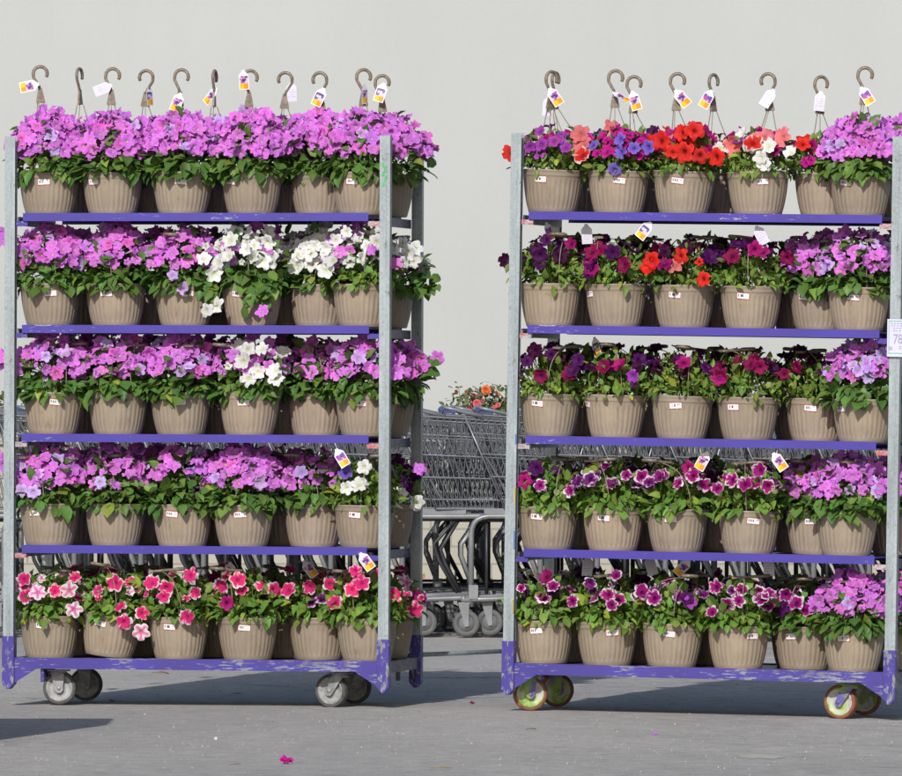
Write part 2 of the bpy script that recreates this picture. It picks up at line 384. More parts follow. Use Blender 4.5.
DENSE = dict(leaf=(.090, .192, .038), n=250, size=(.032, .050), w=(.80, 1.10), skirt=.85)
LIGHT = dict(leaf=(.135, .24, .042), n=360, size=(.020, .036), w=(.60, .9), skirt=.30)
MIDG = dict(leaf=(.130, .25, .042), n=320, size=(.024, .042), w=(.75, 1.05), skirt=.55)
def foliage_mesh(style, Rx, Ry, H, extra=(), q=1.0, hmul=.93, ends=()):
    N = int(style['n']*q); A = []
    # skirt spilling over the rim
    ns = int(N*.42*style['skirt']); th = rng.uniform(0, 2*math.pi, ns)
    flip = (np.sin(th) > .3) & (rng.random(ns) < .6); th[flip] *= -1
    rr = rng.uniform(.80, 1.10, ns)
    p = np.stack([PR*rr*np.cos(th), PR*rr*np.sin(th), RIM + rng.uniform(-.008, .045, ns)], 1)
    d = np.stack([np.cos(th), np.sin(th), rng.uniform(-1.5, .3, ns)], 1) + rng.normal(0, .25, (ns, 3))
    u = np.stack([np.cos(th)*.8, np.sin(th)*.8, np.full(ns, .9)], 1) + rng.normal(0, .2, (ns, 3))
    A.append((p, d, u))
    nb = N - ns
    p = mound_points(nb, Rx*.92, Ry*.92, H*hmul, .02, 1, .55, (.45, 1.0), even=False)
    n = outward(p, Rx, Ry, H, .25, .2, .35)
    d = n * .8 + rng.normal(0, .55, n.shape) + np.array((0, 0, -.15 if style is DENSE else .45))
    u = n + np.array((0, -.1, .6)); A.append((p, d, u))
    for (q0, cnt, spread) in extra:
        p = np.array(q0)[None] + rng.normal(0, spread, (cnt, 3)); d = rng.normal(0, 1, (cnt, 3)) + np.array((0, -.5, -.6)); u = np.tile(np.array((0, -1, .6)), (cnt, 1))
        A.append((p, d, u + rng.normal(0, .2, (cnt, 3))))
    p = np.concatenate([a[0] for a in A]); d = np.concatenate([a[1] for a in A]); u = np.concatenate([a[2] for a in A])
    n = len(p); size = rng.uniform(*style['size'], n) * rng.choice([.6, .8, 1, 1, 1.15, 1.3], n); w = rng.uniform(*style['w'], n)
    base = np.array(style['leaf']); mixv = rng.random((n, 1))
    cols = base * (.62 + .62*mixv); cols[:, 0] *= rng.uniform(.85, 1.35, n); yl = rng.random(n) < .05; cols[yl] = cols[yl]*np.array((1.9, 1.4, 1.1))
    V, Fc, Cc = leaves(p, d, u, size, w, cols)
    # stems
    mb = MB(); sp = mound_points(26 if style is not DENSE else 12, Rx*.85, Ry*.85, H*.95, .25, 1, .4, (.8, 1.0), even=False)
    for s_ in sp:
        b0 = Vector((s_[0]*.35, s_[1]*.35, RIM-.01)); e = Vector(s_)
        mb.tube(bez(b0, (b0+e)/2+Vector((s_[0]*.3, s_[1]*.3, .02)), e, 3), .0013, 3, caps=False)
        if random.random() < .6:
            mb.tube([e, e + Vector((random.uniform(-.006, .006), random.uniform(-.008, .002), .014))], [.0016, .0028], 4)
    for e in ends:
        e = Vector(e); b0 = Vector((e.x*.25, e.y*.25, RIM+.02)); ctl = Vector((e.x*.75, e.y*.75, max(RIM+.07, e.z+.03)))
        mb.tube(bez(b0, ctl, e + Vector((0, .012, -.004)), 5), .0016, 3, caps=False)
    V2 = np.array([tuple(v) for v in mb.v]); F2 = [tuple(i+len(V) for i in f) for f in mb.f]
    C2 = np.tile(np.array((.20, .28, .07)), (len(V2), 1))
    return npmesh('foliage', np.concatenate([V, V2]), Fc + F2, np.concatenate([Cc, C2]), M['leaf'])

# ------------------------------------------------------------------ shared basket parts
def pot_mesh():
    NF = 34; sub = [0, 0, -.35, -1, -.35]; n = NF*len(sub)
    prof = [(.0, .0005, 0), (.0760, 0, 0), (.0782, .003, 0), (.0806, .012, 0), (.0816, .016, .0), (.0826, .019, 1), (.0866, .034, 1), (.0904, .052, 1), (.0938, .072, 1),
            (.0966, .092, 1), (.0982, .108, 1), (.0988, .1125, .0), (.0993, .119, 0), (.1000, .1205, 0), (.1022, .1225, 0), (.1030, .127, 0), (.1034, .137, 0), (.1050, .1385, 0), (.1056, .1405, 0), (.1050, .143, 0),
            (.1030, .1435, 0), (.1000, .140, 0), (.0985, .126, 0)]
    V = []
    for (r, z, g) in prof:
        for j in range(n):
            a = 2*math.pi*j/n; rr = r + g*.0024*sub[j % 5]
            V.append((rr*math.cos(a), rr*math.sin(a), z))
    fs = [(i*n+j, i*n+(j+1) % n, (i+1)*n+(j+1) % n, (i+1)*n+j) for i in range(len(prof)-1) for j in range(n)]
    mb = MB(); mb.add(V, fs, None, True); me = mb.mesh('pot', M['pot'])
    return me
POT = pot_mesh()
mb = MB(); mb.lathe([(.0005, .134), (.05, .133), (.0984, .130)], 24); SOIL = mb.mesh('soil', M['soil'])

def pot_r(z):
    return np.interp(z, [0, .019, .052, .092, .112, .119, .123, .137], [.083, .0886, .0945, .0985, .1, .1002, .1026, .1038])
def sticker_mesh(seed):
    """white price sticker with a red edge, bar code and small grey marks, curved on the pot"""
    r_ = random.Random(seed); nx, nz = 26, 12; W_, H_ = .043, .021; mb = MB(); tilt = r_.uniform(-.12, .08)
    V = []; Fs = []; cols = []
    def pt(i, j):
        u = (i/nx-.5)*W_; v = (j/nz-.5)*H_; x = u*math.cos(tilt)-v*math.sin(tilt); z = .1105 + u*math.sin(tilt)+v*math.cos(tilt)
        rr = .1022 + .0016*(z > .1175)
        rr = np.interp(z, [.09, .112, .118, .1215, .124, .14], [.0975, .0998, .1006, .1018, .1040, .1052]); a = x/rr - math.pi/2; return (rr*math.cos(a), rr*math.sin(a), z)
    bars = [r_.random() < .55 for _ in range(nx)]
    for i in range(nx):
        for j in range(nz):
            edge = i == 0 or j == 0 or i == nx-1 or j == nz-1
            col = (.80, .80, .80)
            if edge: col = (.55, .10, .09)
            elif 3 <= i <= 13 and 4 <= j <= 8 and bars[i]: col = (.10, .10, .12)
            elif 16 <= i <= 22 and 7 <= j <= 8 and bars[i]: col = (.3, .3, .34)
            o = len(V); V += [pt(i, j), pt(i+1, j), pt(i+1, j+1), pt(i, j+1)]; Fs.append((o, o+1, o+2, o+3)); cols += [col]*4
    # paper thickness: back skin
    o = len(V); V += [tuple(c*.992 if k < 2 else c for k, c in enumerate(pt(i, j))) for i, j in ((0, 0), (nx, 0), (nx, nz), (0, nz))]
    cols += [(.7, .7, .7)]*4; e = [0, (nx-1)*nz*4+1, (nx*nz-1)*4+2, (nz-1)*4+3]
    for a in range(4): Fs.append((e[a], o+a, o+(a+1) % 4, e[(a+1) % 4]))
    me = bpy.data.meshes.new('price_sticker'); me.from_pydata(V, [], Fs); me.materials.append(M['print'])
    at = me.color_attributes.new('Col', 'FLOAT_COLOR', 'POINT'); at.data.foreach_set('color', np.array([(*c, 1) for c in cols], dtype=np.float32).ravel())
    return me
STK = [sticker_mesh(i) for i in range(6)]

def tag_mesh(seed):
    """hanging card: tapered neck, flower picture, yellow and orange foot on the front (-y), pale print on the back"""
    r_ = random.Random(seed); nx, nz = 14, 26; W_, H_ = .036, .066
    V = []; Fs = []; cols = []
    blobs = [(r_.uniform(.15, .85), r_.uniform(.38, .68), r_.uniform(.10, .2), r_.choice([(.22, .07, .42), (.45, .08, .3), (.14, .07, .4), (.55, .2, .4), (.06, .04, .2), (.6, .55, .6), (.30, .05, .2)])) for _ in range(16)]
    def wd(v): return 1.0 if v < .74 else max(.30, 1.0 - (v-.74)/.20*.70)
    def pt(i, j, y):
        v = j/nz; return ((i/nx-.5)*W_*wd(v), y + .0012*math.sin(v*3+seed), -H_ + v*H_)
    for side in (-1, 1):
        y = side*.0006
        for i in range(nx):
            for j in range(nz):
                u = (i+.5)/nx; v = (j+.5)/nz; col = (.80, .80, .82)
                if side < 0 and .07 < u < .93:
                    if .05 < v < .29: col = (.80, .52, .02) if u < .5 else (.80, .30, .015)
                    elif .31 < v < .70:
                        col = (.55, .5, .6)
                        for (bu, bv, br, bc) in blobs:
                            if (u-bu)**2 + ((v-bv)*1.8)**2 < br*br: col = bc
                elif side > 0:
                    col = (.62, .60, .70)
                    if .15 < u < .85 and .2 < v < .65 and j % 3 == 0 and r_.random() < .7: col = (.42, .42, .52)
                o = len(V); q = [pt(i, j, y), pt(i+1, j, y), pt(i+1, j+1, y), pt(i, j+1, y)]
                if side > 0: q = q[::-1]
                V += q; Fs.append((o, o+1, o+2, o+3)); cols += [col]*4
    me = bpy.data.meshes.new('care_tag'); me.from_pydata(V, [], Fs); me.materials.append(M['print'])
    at = me.color_attributes.new('Col', 'FLOAT_COLOR', 'POINT'); at.data.foreach_set('color', np.array([(*c, 1) for c in cols], dtype=np.float32).ravel())
    return me
TAGS = [tag_mesh(i) for i in range(5)]

def hook_mesh():
    mb = MB(); R_ = .0235
    pts = [(0, 0, .0), (-.004, 0, .012), (-.013, 0, .028), (-.021, 0, .042)]
    for k in range(0, 13):
        a = R(178 - k*17.5); pts.append((.002 + R_*math.cos(a), 0, .054 + R_*math.sin(a)))
    rs = [.0048]*3 + [.0052] + [.0056]*9 + [.0060, .0060, .0058, .0050]
    mb.tube(pts, rs[:len(pts)], 8)
    poly = [(-.014, -.045), (.014, -.045), (.0155, -.041), (.006, .006), (-.006, .006), (-.0155, -.041)]
    mb.prism(poly, -.0035, .0035)
    return mb.mesh('hook', M['hook'])
HOOK = hook_mesh()

# ------------------------------------------------------------------ the racks' frames of reference
W = 1.28; DEP = .545
def rack_matrix(pxl, pxr, D, yaw, roll):
    th = R(yaw)
    xl = (pxl-CX)/F*(D + W/2*math.sin(th)); xr = (pxr-CX)/F*(D - W/2*math.sin(th))
    fc = Vector(((xl+xr)/2, D-28, 0)); c = fc + Vector((math.sin(th), math.cos(th), 0))*DEP/2
    c.z = gz(c.x)
    return Matrix.Translation(c) @ Matrix.Rotation(-th, 4, 'Z') @ Matrix.Rotation(R(roll), 4, 'Y')
ML = rack_matrix(8.0, 385.0, 28.0, 11, .22)
MR = rack_matrix(509.5, 888.5, 27.5, 14.5, .95)
def to_local(Mx, px, py, ly):
    """point of the rack's local plane y = ly that lies in the direction of a photo pixel"""
    inv = Mx.inverted(); o = inv @ CAM; d = (inv @ P(px, py, 28)) - o
    t = (ly - o.y)/d.y; return o + d*t
TOPZ = 1.904; SH = [1.647, 1.273, .909, .537, .160]         # lip heights, top shelf first
YF = -DEP/2

# ------------------------------------------------------------------ plant trolleys
def build_trolley(Mx, which):
    root = bpy.data.objects.new('plant_trolley', None); C.objects.link(root); root.matrix_world = Mx
    purple = which
    hw = W/2
    for sx in (-1, 1):
        for sy in (-1, 1):
            x = sx*hw; y = sy*DEP/2; mb = MB()
            # C-section upright, open to the inside of the rack
            w2 = .0175; t = .003; z0, z1 = .20, TOPZ
            mb.box(x-w2, x+w2, y-.017*1, y-.017+t, z0, z1)
            mb.box(x-w2, x+w2, y+.017-t, y+.017, z0, z1)
            xo = x + sx*w2; xi = xo - sx*t
            mb.box(min(xo, xi), max(xo, xi), y-.0139, y+.0139, z0, z1)
            # ridge on the face
            mb.box(x-.005, x+.005, y-.0185, y-.01705, z0+.01, z1-.01)
            p = mb.build('post', M['galv'], root)
            if sy < 0 or sx > 0:
                # painted corner foot with a pointed end
                f = MB(); w3 = .0205
                prof = [(x-w3, .072), (x-w3, .232), (x+w3, .232), (x+w3, .072), (x+w3*.2, .054), (x-w3*.2, .054)]
                f.prism(prof, y-.021, y+.021)
                f.build('corner_foot', M['foot_worn'], root, .0015)
            else:
                f = MB(); f.box(x-.0205, x+.0205, y-.021, y+.021, .06, .232); f.build('corner_foot', M['purple_worn'], root)
    # base frame
    x0, x1 = -hw+.0208, hw-.0208; bz = SH[4]
    b = MB()
    b.box(x0, x1, YF-.012, YF-.008, bz-.037, bz)
    b.box(x0, x1, YF-.0078, YF+.02, bz-.037, bz-.033)
    b.box(x0, x1, -YF+.008, -YF+.012, bz-.037, bz)
    b.prism([(x0, bz-.0372), (x0+.075, bz-.0372), (x0, bz-.085)], YF-.0115, YF-.0085)
    b.prism([(x1, bz-.0372), (x1, bz-.085), (x1-.075, bz-.0372)], YF-.0115, YF-.0085)
    b.build('base_rail', M['purple_worn'], root)
    for sx in (-1, 1):
        s = MB(); x = sx*hw; s.box(x-.012, x+.012, YF+.0215, -YF-.0215, bz-.042, bz-.003)
        s.prism([], 0, 0) if False else None
        g = [(-YF-.022, bz-.0425), (-YF-.1, bz-.0425), (-YF-.022, bz-.085)]
        vs = [Vector((x-.002, a, c)) for a, c in g] + [Vector((x+.002, a, c)) for a, c in g]
        s.add(vs, [(0, 1, 2), (5, 4, 3), (0, 3, 4, 1), (1, 4, 5, 2), (2, 5, 3, 0)])
        s.build('side_rail', M['dark_rail'], root)
    dk = MB(); dk.box(x0+.003, x1-.003, YF-.007, -YF+.007, bz-.016, bz-.006); dk.build('deck', M['dark_rail'], root)
    # shelves
    for k in range(4):
        z = SH[k]; jl = random.uniform(-.004, .004); a0 = -hw+.046+jl; a1 = hw-.052+random.uniform(-.006, .004)
        s = MB()
        s.box(a0, a1, YF-.014, YF-.0115, z-.027, z)                        # front lip
        s.box(a0, a1, YF-.0113, YF-.004, z-.027, z-.0245)                  # return under the lip
        s.box(a0, a1, -YF-.004, -YF-.0015, z-.027, z)
        s.box(a0+.002, a1-.002, YF-.0113, -YF-.0045, z-.009, z-.006)       # tray
        sh = s.build('shelf', M['purple'], root)
        for sx in (-1, 1):
            r = MB(); xx = sx*(hw-.019); xe = xx - sx*.040
            r.box(min(xx, xe), max(xx, xe), YF-.006, YF+.012, z-.044, z-.0275)
            r.build('shelf_tab', random.choice([M['pink_worn'], M['purple_worn'], M['purple']]), sh)
            q = MB(); xa, xb = sorted((sx*(hw-.0185), sx*(hw-.0245)))
            q.box(xa, xb, YF+.0185, -YF-.0185, z-.042, z-.012)
            q.build('shelf_bracket', M['dark_rail'], sh)
    # casters
    wheels = [((60, 691), 8), ((332, 691), -28)] if which == 'l' else [((530, 693), 35), ((841, 703), -22)]
    for (pc, az), sx in zip(wheels, (-1, 1)):
        q = to_local(Mx, pc[0], pc[1], YF+.085)
        for sy in (-1, 1):
            y = sy*(DEP/2-.085); wr = .0565
            az2 = az if sy < 0 else az*.4 + 12
            L = Matrix.Translation((q.x, y, wr)) @ Matrix.Rotation(R(az2*.55), 4, 'Z')
            f = MB(); off = -.030 if az < 0 else .004
            zt = bz - .0425 - wr if False else (SH[4]-.043) - wr
            f.box(-off-.034, -off+.034, -.036, .036, zt-.004, zt, L)              # top plate
            f.lathe([(.0005, zt-.016), (.026, zt-.016), (.028, zt-.010), (.026, zt-.0042)], 20, L @ Matrix.Translation((-off, 0, 0)))
            for s2 in (-1, 1):
                yy = s2*.0225
                f.prism([(-off-.022, zt-.013), (-off+.022, zt-.013), (.013, -.008), (.006, -.016), (-.006, -.016), (-.013, -.008)], yy-.0018, yy+.0018, L)
            f.lathe([(.0005, -.027), (.007, -.027), (.0075, -.0245), (.0075, .0245), (.007, .027), (.0005, .027)], 12, L, 'y')
            c = f.build('caster', M['fork'] if which == 'l' else M['splash_fork'], root)
            t = MB(); t.lathe([(wr*.80, -.0150), (wr*.93, -.0165), (wr*.985, -.013), (wr, -.006), (wr, .006), (wr*.985, .013), (wr*.93, .0165), (wr*.80, .015)], 40, L, 'y')
            t.build('tyre', M['rubber'] if which == 'l' else M['rust_tyre'], c)
            h = MB(); h.lathe([(.0005, -.019), (.012, -.019), (.014, -.012), (wr*.60, -.008), (wr*.72, -.0155), (wr*.80, -.0155), (wr*.80, .0155), (wr*.72, .0155), (wr*.60, .008), (.014, .012), (.012, .019), (.0005, .019)], 36, L, 'y')
            h.build('hub', M['hub'] if which == 'l' else M['splash_hub'], c)
    return root

TL = build_trolley(ML, 'l')
tag(TL, 'steel plant trolley with purple shelves and grey rubber wheels, left of the shopping carts gap', 'plant trolley', 'purple shelved plant trolleys')
TR = build_trolley(MR, 'r')
tag(TR, 'steel plant trolley with purple shelves and green splashed red-rimmed wheels', 'plant trolley', 'purple shelved plant trolleys')
# small marks on the uprights
mb = MB(); hw = W/2
for (z0, z1, x0, x1) in ((1.80, 1.815, -.008, -.002), (1.78, 1.80, -.003, .004), (1.77, 1.783, -.009, -.001), (1.75, 1.768, -.002, .005), (1.735, 1.748, -.008, 0)):
    mb.box(hw+x0, hw+x1, YF-.0195, YF-.0191, z0, z1)
mb.build('marker_scribble', M['green_mark'], TL)
for (pz0, pz1, mt) in ((488, 504, 'yellow'), (531, 549, 'blue_tape'), (600, 613, 'yellow'), (434, 444, 'blue_tape')):
    a = to_local(MR, 520, pz0, YF); b_ = to_local(MR, 520, pz1, YF)
    mb = MB(); mb.box(-hw+.0125, -hw+.0172, YF-.0194, YF-.0188, b_.z, a.z); mb.build('tape_strip', M[mt], TR)
# hanging price board on the right-hand upright
a = to_local(MR, 887.5, 319, YF-.03); bb = to_local(MR, 914, 357, YF-.03)
brd = bpy.data.objects.new('price_board', None); C.objects.link(brd); brd.matrix_world = MR @ Matrix.Translation(((a.x+bb.x)/2, YF-.030, (a.z+bb.z)/2))
tag(brd, 'pale lavender price card with green lines hung on the right trolley post', 'price card')
bw = bb.x-a.x; bh = a.z-bb.z
MC = simple('lavender_card', (.56, .55, .72), .35, 0, .04, 8)
mb = MB(); mb.box(-bw/2, bw/2, -.001, .001, -bh/2, bh/2); mb.build('card', MC, brd)
mb = MB()
for z in (bh/2-.008, -bh/2+.010): mb.box(-bw/2+.005, bw/2-.005, -.0016, -.0012, z, z+.0022)
mb.box(-bw/2+.005, -bw/2+.0065, -.0016, -.0012, -bh/2+.0125, bh/2-.0085)
mb.build('border_line', M['green_mark'], brd)
mb = MB()
for (z, n, x0) in ((.045, 5, .012), (.038, 6, .012), (.030, 4, .02), (.022, 4, .02), (-.030, 3, .04), (-.036, 3, .04)):
    for k in range(n):
        xx = -bw/2 + x0 + k*.010; mb.box(xx, xx+random.uniform(.004, .008), -.0016, -.0012, z, z+.003)
for k in range(7): mb.box(-bw/2+.006+k*.0018, -bw/2+.007+k*.0018, -.0016, -.0012, -.040, -.028)
mb.build('small_print', M['grey_ink'], brd)
cu = bpy.data.curves.new('price', 'FONT'); cu.body = '78'; cu.size = .044; cu.extrude = .0004
to = bpy.data.objects.new('tmp', cu); C.objects.link(to)
bpy.context.view_layer.update()
me = bpy.data.meshes.new_from_object(to.evaluated_get(bpy.context.evaluated_depsgraph_get())); bpy.data.objects.remove(to)
me.materials.clear(); me.materials.append(M['dark'])
me.materials[0] = M['grey_ink']; link('price_digits', me, brd, Matrix.Translation((-bw/2+.020, -.0018, -.018)) @ Matrix.Rotation(R(90), 4, 'X') @ Matrix.Scale(.72, 4, (1, 0, 0)))

# coupling bar between the trolleys
mb = MB(); p0 = P(404, 655.5, 28.45); p1 = P(507, 651, 28.75)
mb.tube([p0, p1], .0080, 10)
for q in (p0, ): 
    mb.box(q.x-.012, q.x+.010, q.y-.014, q.y+.014, q.z-.016, q.z+.013)
mb.tube([p0+Vector((-.02, 0, .05)), p0+Vector((-.02, 0, -.085))], .008, 8)
o = mb.build('coupling_bar', M['galv'], None); tag(o, 'thin galvanised tow bar running low between the two plant trolleys', 'tow bar')

# ------------------------------------------------------------------ baskets
SHN = ['top', 'second', 'third', 'fourth', 'bottom']
ORD = ['first', 'second', 'third', 'fourth', 'fifth', 'sixth', 'seventh', 'eighth', 'ninth', 'tenth', 'eleventh', 'twelfth', 'thirteenth', 'fourteenth', 'fifteenth', 'sixteenth', 'seventeenth', 'eighteenth', 'nineteenth', 'twentieth']
def basket(Mx, side, row, px, ly, desc, pal, H=.2, Rx=.148, style=DENSE, hook=None, label='', tilt=0, tags=(), extras=(), sticker=None, q=1.0, lo=.36, trail=()):
    z = SH[row] - (.0055 if row == 4 else .0055)
    lp = to_local(Mx, px, 400, ly)
    # solve local x at the pot's height
    for _ in range(3):
        w = Mx @ Vector((lp.x, ly, z)); D = w.y + 28; err = (CX + F*w.x/D) - px; lp.x -= err/F*D
    spin = rng.uniform(-.25, .25)
    if not tilt: tilt = random.uniform(-1.3, 1.3)
    lift = abs(math.sin(R(tilt)))*.076
    Lm = Matrix.Translation((lp.x, ly, z+lift)) @ Matrix.Rotation(R(tilt), 4, 'Y')
    root = bpy.data.objects.new('hanging_basket', None); C.objects.link(root); root.matrix_world = Mx @ Lm
    back = ly > 0
    tag(root, label, 'flower basket', 'hanging petunia baskets on the %s trolley' % side)
    inv = Lm.inverted()
    def loc(px_, py_, ly_):    # photo pixel -> basket space
        return inv @ to_local(Mx, px_, py_, ly_)
    pot = link('pot', POT, root, Matrix.Rotation(spin, 4, 'Z'))
    if sticker is not None:
        a = math.atan2(-1, sticker); ang = math.asin(max(-.9, min(.9, sticker)))
        s = link('price_sticker', STK[random.randrange(6)], pot, Matrix.Rotation(-spin + ang, 4, 'Z'))
    link('soil', SOIL, root)
    Ry = .128 if not back else .125
    ex_leaf = [(tuple(loc(*t[:3])), t[3], t[4]) for t in trail]
    tot = sum(n for _, n in pal) or 1
    N = tot; pts = mound_points(N, Rx, Ry, H, lo, 1, .72 if not back else .35)
    link('foliage', foliage_mesh(style, Rx*.95, Ry, H, ex_leaf, q, ends=[tuple(loc(e[1], e[2], ly+e[3])) for e in extras]), root)
    idx = list(range(len(pts))); random.shuffle(idx); c0 = 0
    bykind = {}
    for kind, n in pal:
        bykind.setdefault(kind, []).append(pts[idx[c0:c0+n]]); c0 += n
    exk = {}
    for (k, ex, ey, eoff) in extras: exk.setdefault(k, []).append(np.array([tuple(loc(ex, ey, ly+eoff))]))
    for k in set(bykind) | set(exk):
        ps = [p for p in bykind.get(k, []) if len(p)]
        allp = np.concatenate(ps + exk.get(k, [])) if (ps or k in exk) else None
        if allp is None or not len(allp): continue
        nm = outward(allp, Rx, Ry, H, jit=.33 if SPEC[k]['per'] == 3 else .48)
        if k in exk:
            ne = len(exk[k]); nm[-ne:] = np.array((-.1, -1.0, .25)) + rng.normal(0, .22, (ne, 3))
        o = link('blossoms', blossoms_mesh(k, allp, nm, SMUL.get((side, row), 1.0)), root)
        if len(set(bykind) | set(exk)) > 1: o['label'] = COLN[k] + ' blossoms'
    # hanger
    hz = .36
    if row == 0:
        htop, hpx, az = hook
        hl = loc(hpx, htop, ly)
        base = Vector((hl.x - .002, 0, hl.z - .0775 - .0055))
        hk = link('hook', HOOK, root, Matrix.Translation(base) @ Matrix.Rotation(R(az), 4, 'Z') @ Matrix.Rotation(R(rng.uniform(-3, 3)), 4, 'Y'))
        for k in range(3):
            a = R(-95 + 120*k + rng.uniform(-12, 12)); e = Vector((PR*.97*math.cos(a), PR*.97*math.sin(a), RIM))
            s = base + Vector((.012*math.cos(a), .003*math.sin(a), -.045))
            mb = MB(); mb.tube(bez(s, s.lerp(e, .45) + Vector((math.cos(a)*-.006, math.sin(a)*-.006, -.02)), e, 6), .0016, 5, caps=False)
            mb.build('hanger_wire', M['wire'], root)
    else:
        off = Vector((rng.uniform(-.06, .06), rng.uniform(-.07, .03), .300 + rng.uniform(-.004, .004)))
        az = rng.uniform(0, 360)
        link('hook', HOOK, root, Matrix.Translation(off) @ Matrix.Rotation(R(az), 4, 'Z') @ Matrix.Rotation(R(86), 4, 'X'))
        for k in range(3):
            a = R(-80 + 120*k + rng.uniform(-30, 30)); e = Vector((PR*.97*math.cos(a), PR*.97*math.sin(a), RIM))
            ctl = Vector((e.x*1.15, e.y*1.25, .30)) if k != 0 else Vector((e.x*1.1, e.y*1.45, .27))
            mb = MB(); mb.tube(bez(off + Vector((0, 0, -.004)), ctl, e, 9), .0015, 5, caps=False); mb.build('hanger_wire', M['wire'], root)
    for (tx, ty, ang, face, dy) in tags:
        # (tx,ty): pixel of the tag's top; ang: swing from straight down, + to the right
        p = loc(tx, ty, ly + dy)
        rz = {'f': 0, 'b': 180, 'e': 68, 't': 35, 's': -35}[face]
        link('care_tag', TAGS[random.randrange(5)], root, Matrix.Translation(p) @ Matrix.Rotation(R(-ang), 4, 'Y') @ Matrix.Rotation(R(rz), 4, 'Z') @ Matrix.Rotation(R(rng.uniform(-8, 8)), 4, 'X'))
    return root
COLN = dict(mauve='mauve', lavender='pale lavender', pink='bright pink', white='white', hotpink='hot pink white-edged', star='white pink-starred', magenta='small magenta', cerise='cerise',
            picotee='magenta white-edged', dpicotee='dark purple white-edged', red='red', coral='salmon pink', redwhite='red and white', blue='blue violet', violet='violet', purple='dark purple', maroon='near-black maroon', crimson='crimson')
SMUL = {}

YL = YF + .122           # front row centre line
YP = YF + .222           # pushed-back pot
YB = YF + .405           # back row
def LB(what, pos, roww, row, side):
    return '%s, %s in %s row, %s shelf, %s trolley' % (what, pos, roww, SHN[row], side)
def mv(n, lav=6, pk=8): return [('mauve', int(n*1.12)), ('lavender', int(lav*1.0)+1), ('pink', pk)]

rows_px = {
 ('left', 0): [49, 112.5, 182, 251.5, 320, 362], ('left', 1): [50.5, 116, 184.5, 252, 319, 362.5], ('left', 2): [53, 117.5, 181, 249, 317, 365.5],
 ('left', 3): [49.5, 115, 182.5, 243.5, 313.5, 364], ('left', 4): [49.5, 108.5, 179, 247.5, 319, 367],
 ('right', 0): [552, 618, 683, 758, 825, 860], ('right', 1): [550, 616, 684, 750.5, 820, 858.5], ('right', 2): [549, 615, 681, 747.5, 816, 863],
 ('right', 3): [547.5, 613, 677, 748.5, 816, 846], ('right', 4): [543.5, 607, 671.5, 738, 804, 853]}
SP = {}   # (side,row,i) -> dict
L, Rr = 'left', 'right'
# --- left trolley
hooksF = [(65, 41, 12), (67, 112, 5), (68, 181, 0), (69, 250, 15), (71, 321, 180), (68, 364, 20)]
tagsF = [[(39, 84, -78, 'f', -.02)], [(112, 85, -70, 'b', -.02)], [(181, 93, -22, 'f', -.02)], [(243, 70, 3, 't', -.02)], [(324, 88, -28, 'f', -.02)], [(364, 84, 8, 'e', -.01)]]
for i in range(6):
    SP[L, 0, i] = dict(desc='dense mauve petunia basket', pal=mv(84, 3+i % 3, 9), hook=hooksF[i], tags=tagsF[i], H=.205, sticker=[.05, -.45, .15, -.55, None, -.15][i])
SP[L, 1, 0] = dict(desc='mauve petunia basket with pink centre', pal=mv(60, 4, 14), sticker=.25)
SP[L, 1, 1] = dict(desc='mauve petunia basket', pal=mv(72, 2, 6), sticker=-.1)
SP[L, 1, 2] = dict(desc='mauve petunia basket with lavender blooms', pal=mv(58, 9, 4), sticker=.3, extras=[('lavender', 173, 275, -.13), ('lavender', 183, 288, -.13)])
SP[L, 1, 3] = dict(desc='white and mauve petunia basket trailing stems', pal=[('white', 32), ('mauve', 24)], sticker=-.3, lo=.40,
   extras=[('white', 206, 246, -.12), ('white', 218, 262, -.13), ('white', 206, 310, -.155), ('white', 216, 305, -.15), ('white', 214, 274, -.13), ('white', 230, 240, -.12), ('white', 246, 250, -.13), ('mauve', 262, 311, -.16), ('white', 204, 258, -.12), ('white', 228, 256, -.13)],
   trail=[(212, 290, YL-.12, 16, .016), (258, 297, YL-.125, 22, .016), (210, 302, YL-.125, 6, .01)])
SP[L, 1, 4] = dict(desc='mostly white petunia basket', pal=[('white', 60), ('mauve', 8)], extras=[('white', 298, 255, -.13), ('white', 310, 254, -.13), ('white', 296, 266, -.13), ('white', 314, 246, -.13), ('white', 303, 262, -.12), ('white', 312, 264, -.12), ('white', 320, 240, -.12), ('white', 306, 247, -.12)])
SP[L, 1, 5] = dict(desc='white and mauve petunia basket', pal=[('white', 30), ('mauve', 22)], style=MIDG, sticker=.85, extras=[('white', 336, 240, -.12), ('white', 326, 248, -.13), ('white', 332, 260, -.13), ('white', 356, 240, -.12), ('white', 376, 242, -.12), ('white', 346, 232, -.12), ('mauve', 340, 252, -.13), ('mauve', 372, 250, -.13), ('white', 326, 270, -.12)])
SP[L, 2, 0] = dict(desc='mauve petunia basket with bare gap', pal=mv(52, 8, 6), sticker=.3)
SP[L, 2, 1] = dict(desc='mauve petunia basket', pal=mv(58, 3, 12), sticker=-.85)
SP[L, 2, 2] = dict(desc='mauve and lavender petunia basket', pal=mv(60, 12, 4), sticker=.2)
SP[L, 2, 3] = dict(desc='mauve petunia basket with white cluster', pal=[('mauve', 44), ('pink', 5), ('white', 8)], sticker=.0, lo=.42,
   extras=[('white', 228, 367, -.13), ('white', 248, 349, -.12), ('white', 262, 349, -.12), ('white', 243, 361, -.13), ('white', 258, 372, -.13), ('white', 274, 371, -.13), ('white', 248, 378, -.13), ('white', 276, 378, -.13)])
SP[L, 2, 4] = dict(desc='rosy mauve petunia basket', pal=[('mauve', 34), ('pink', 22)], H=.185)
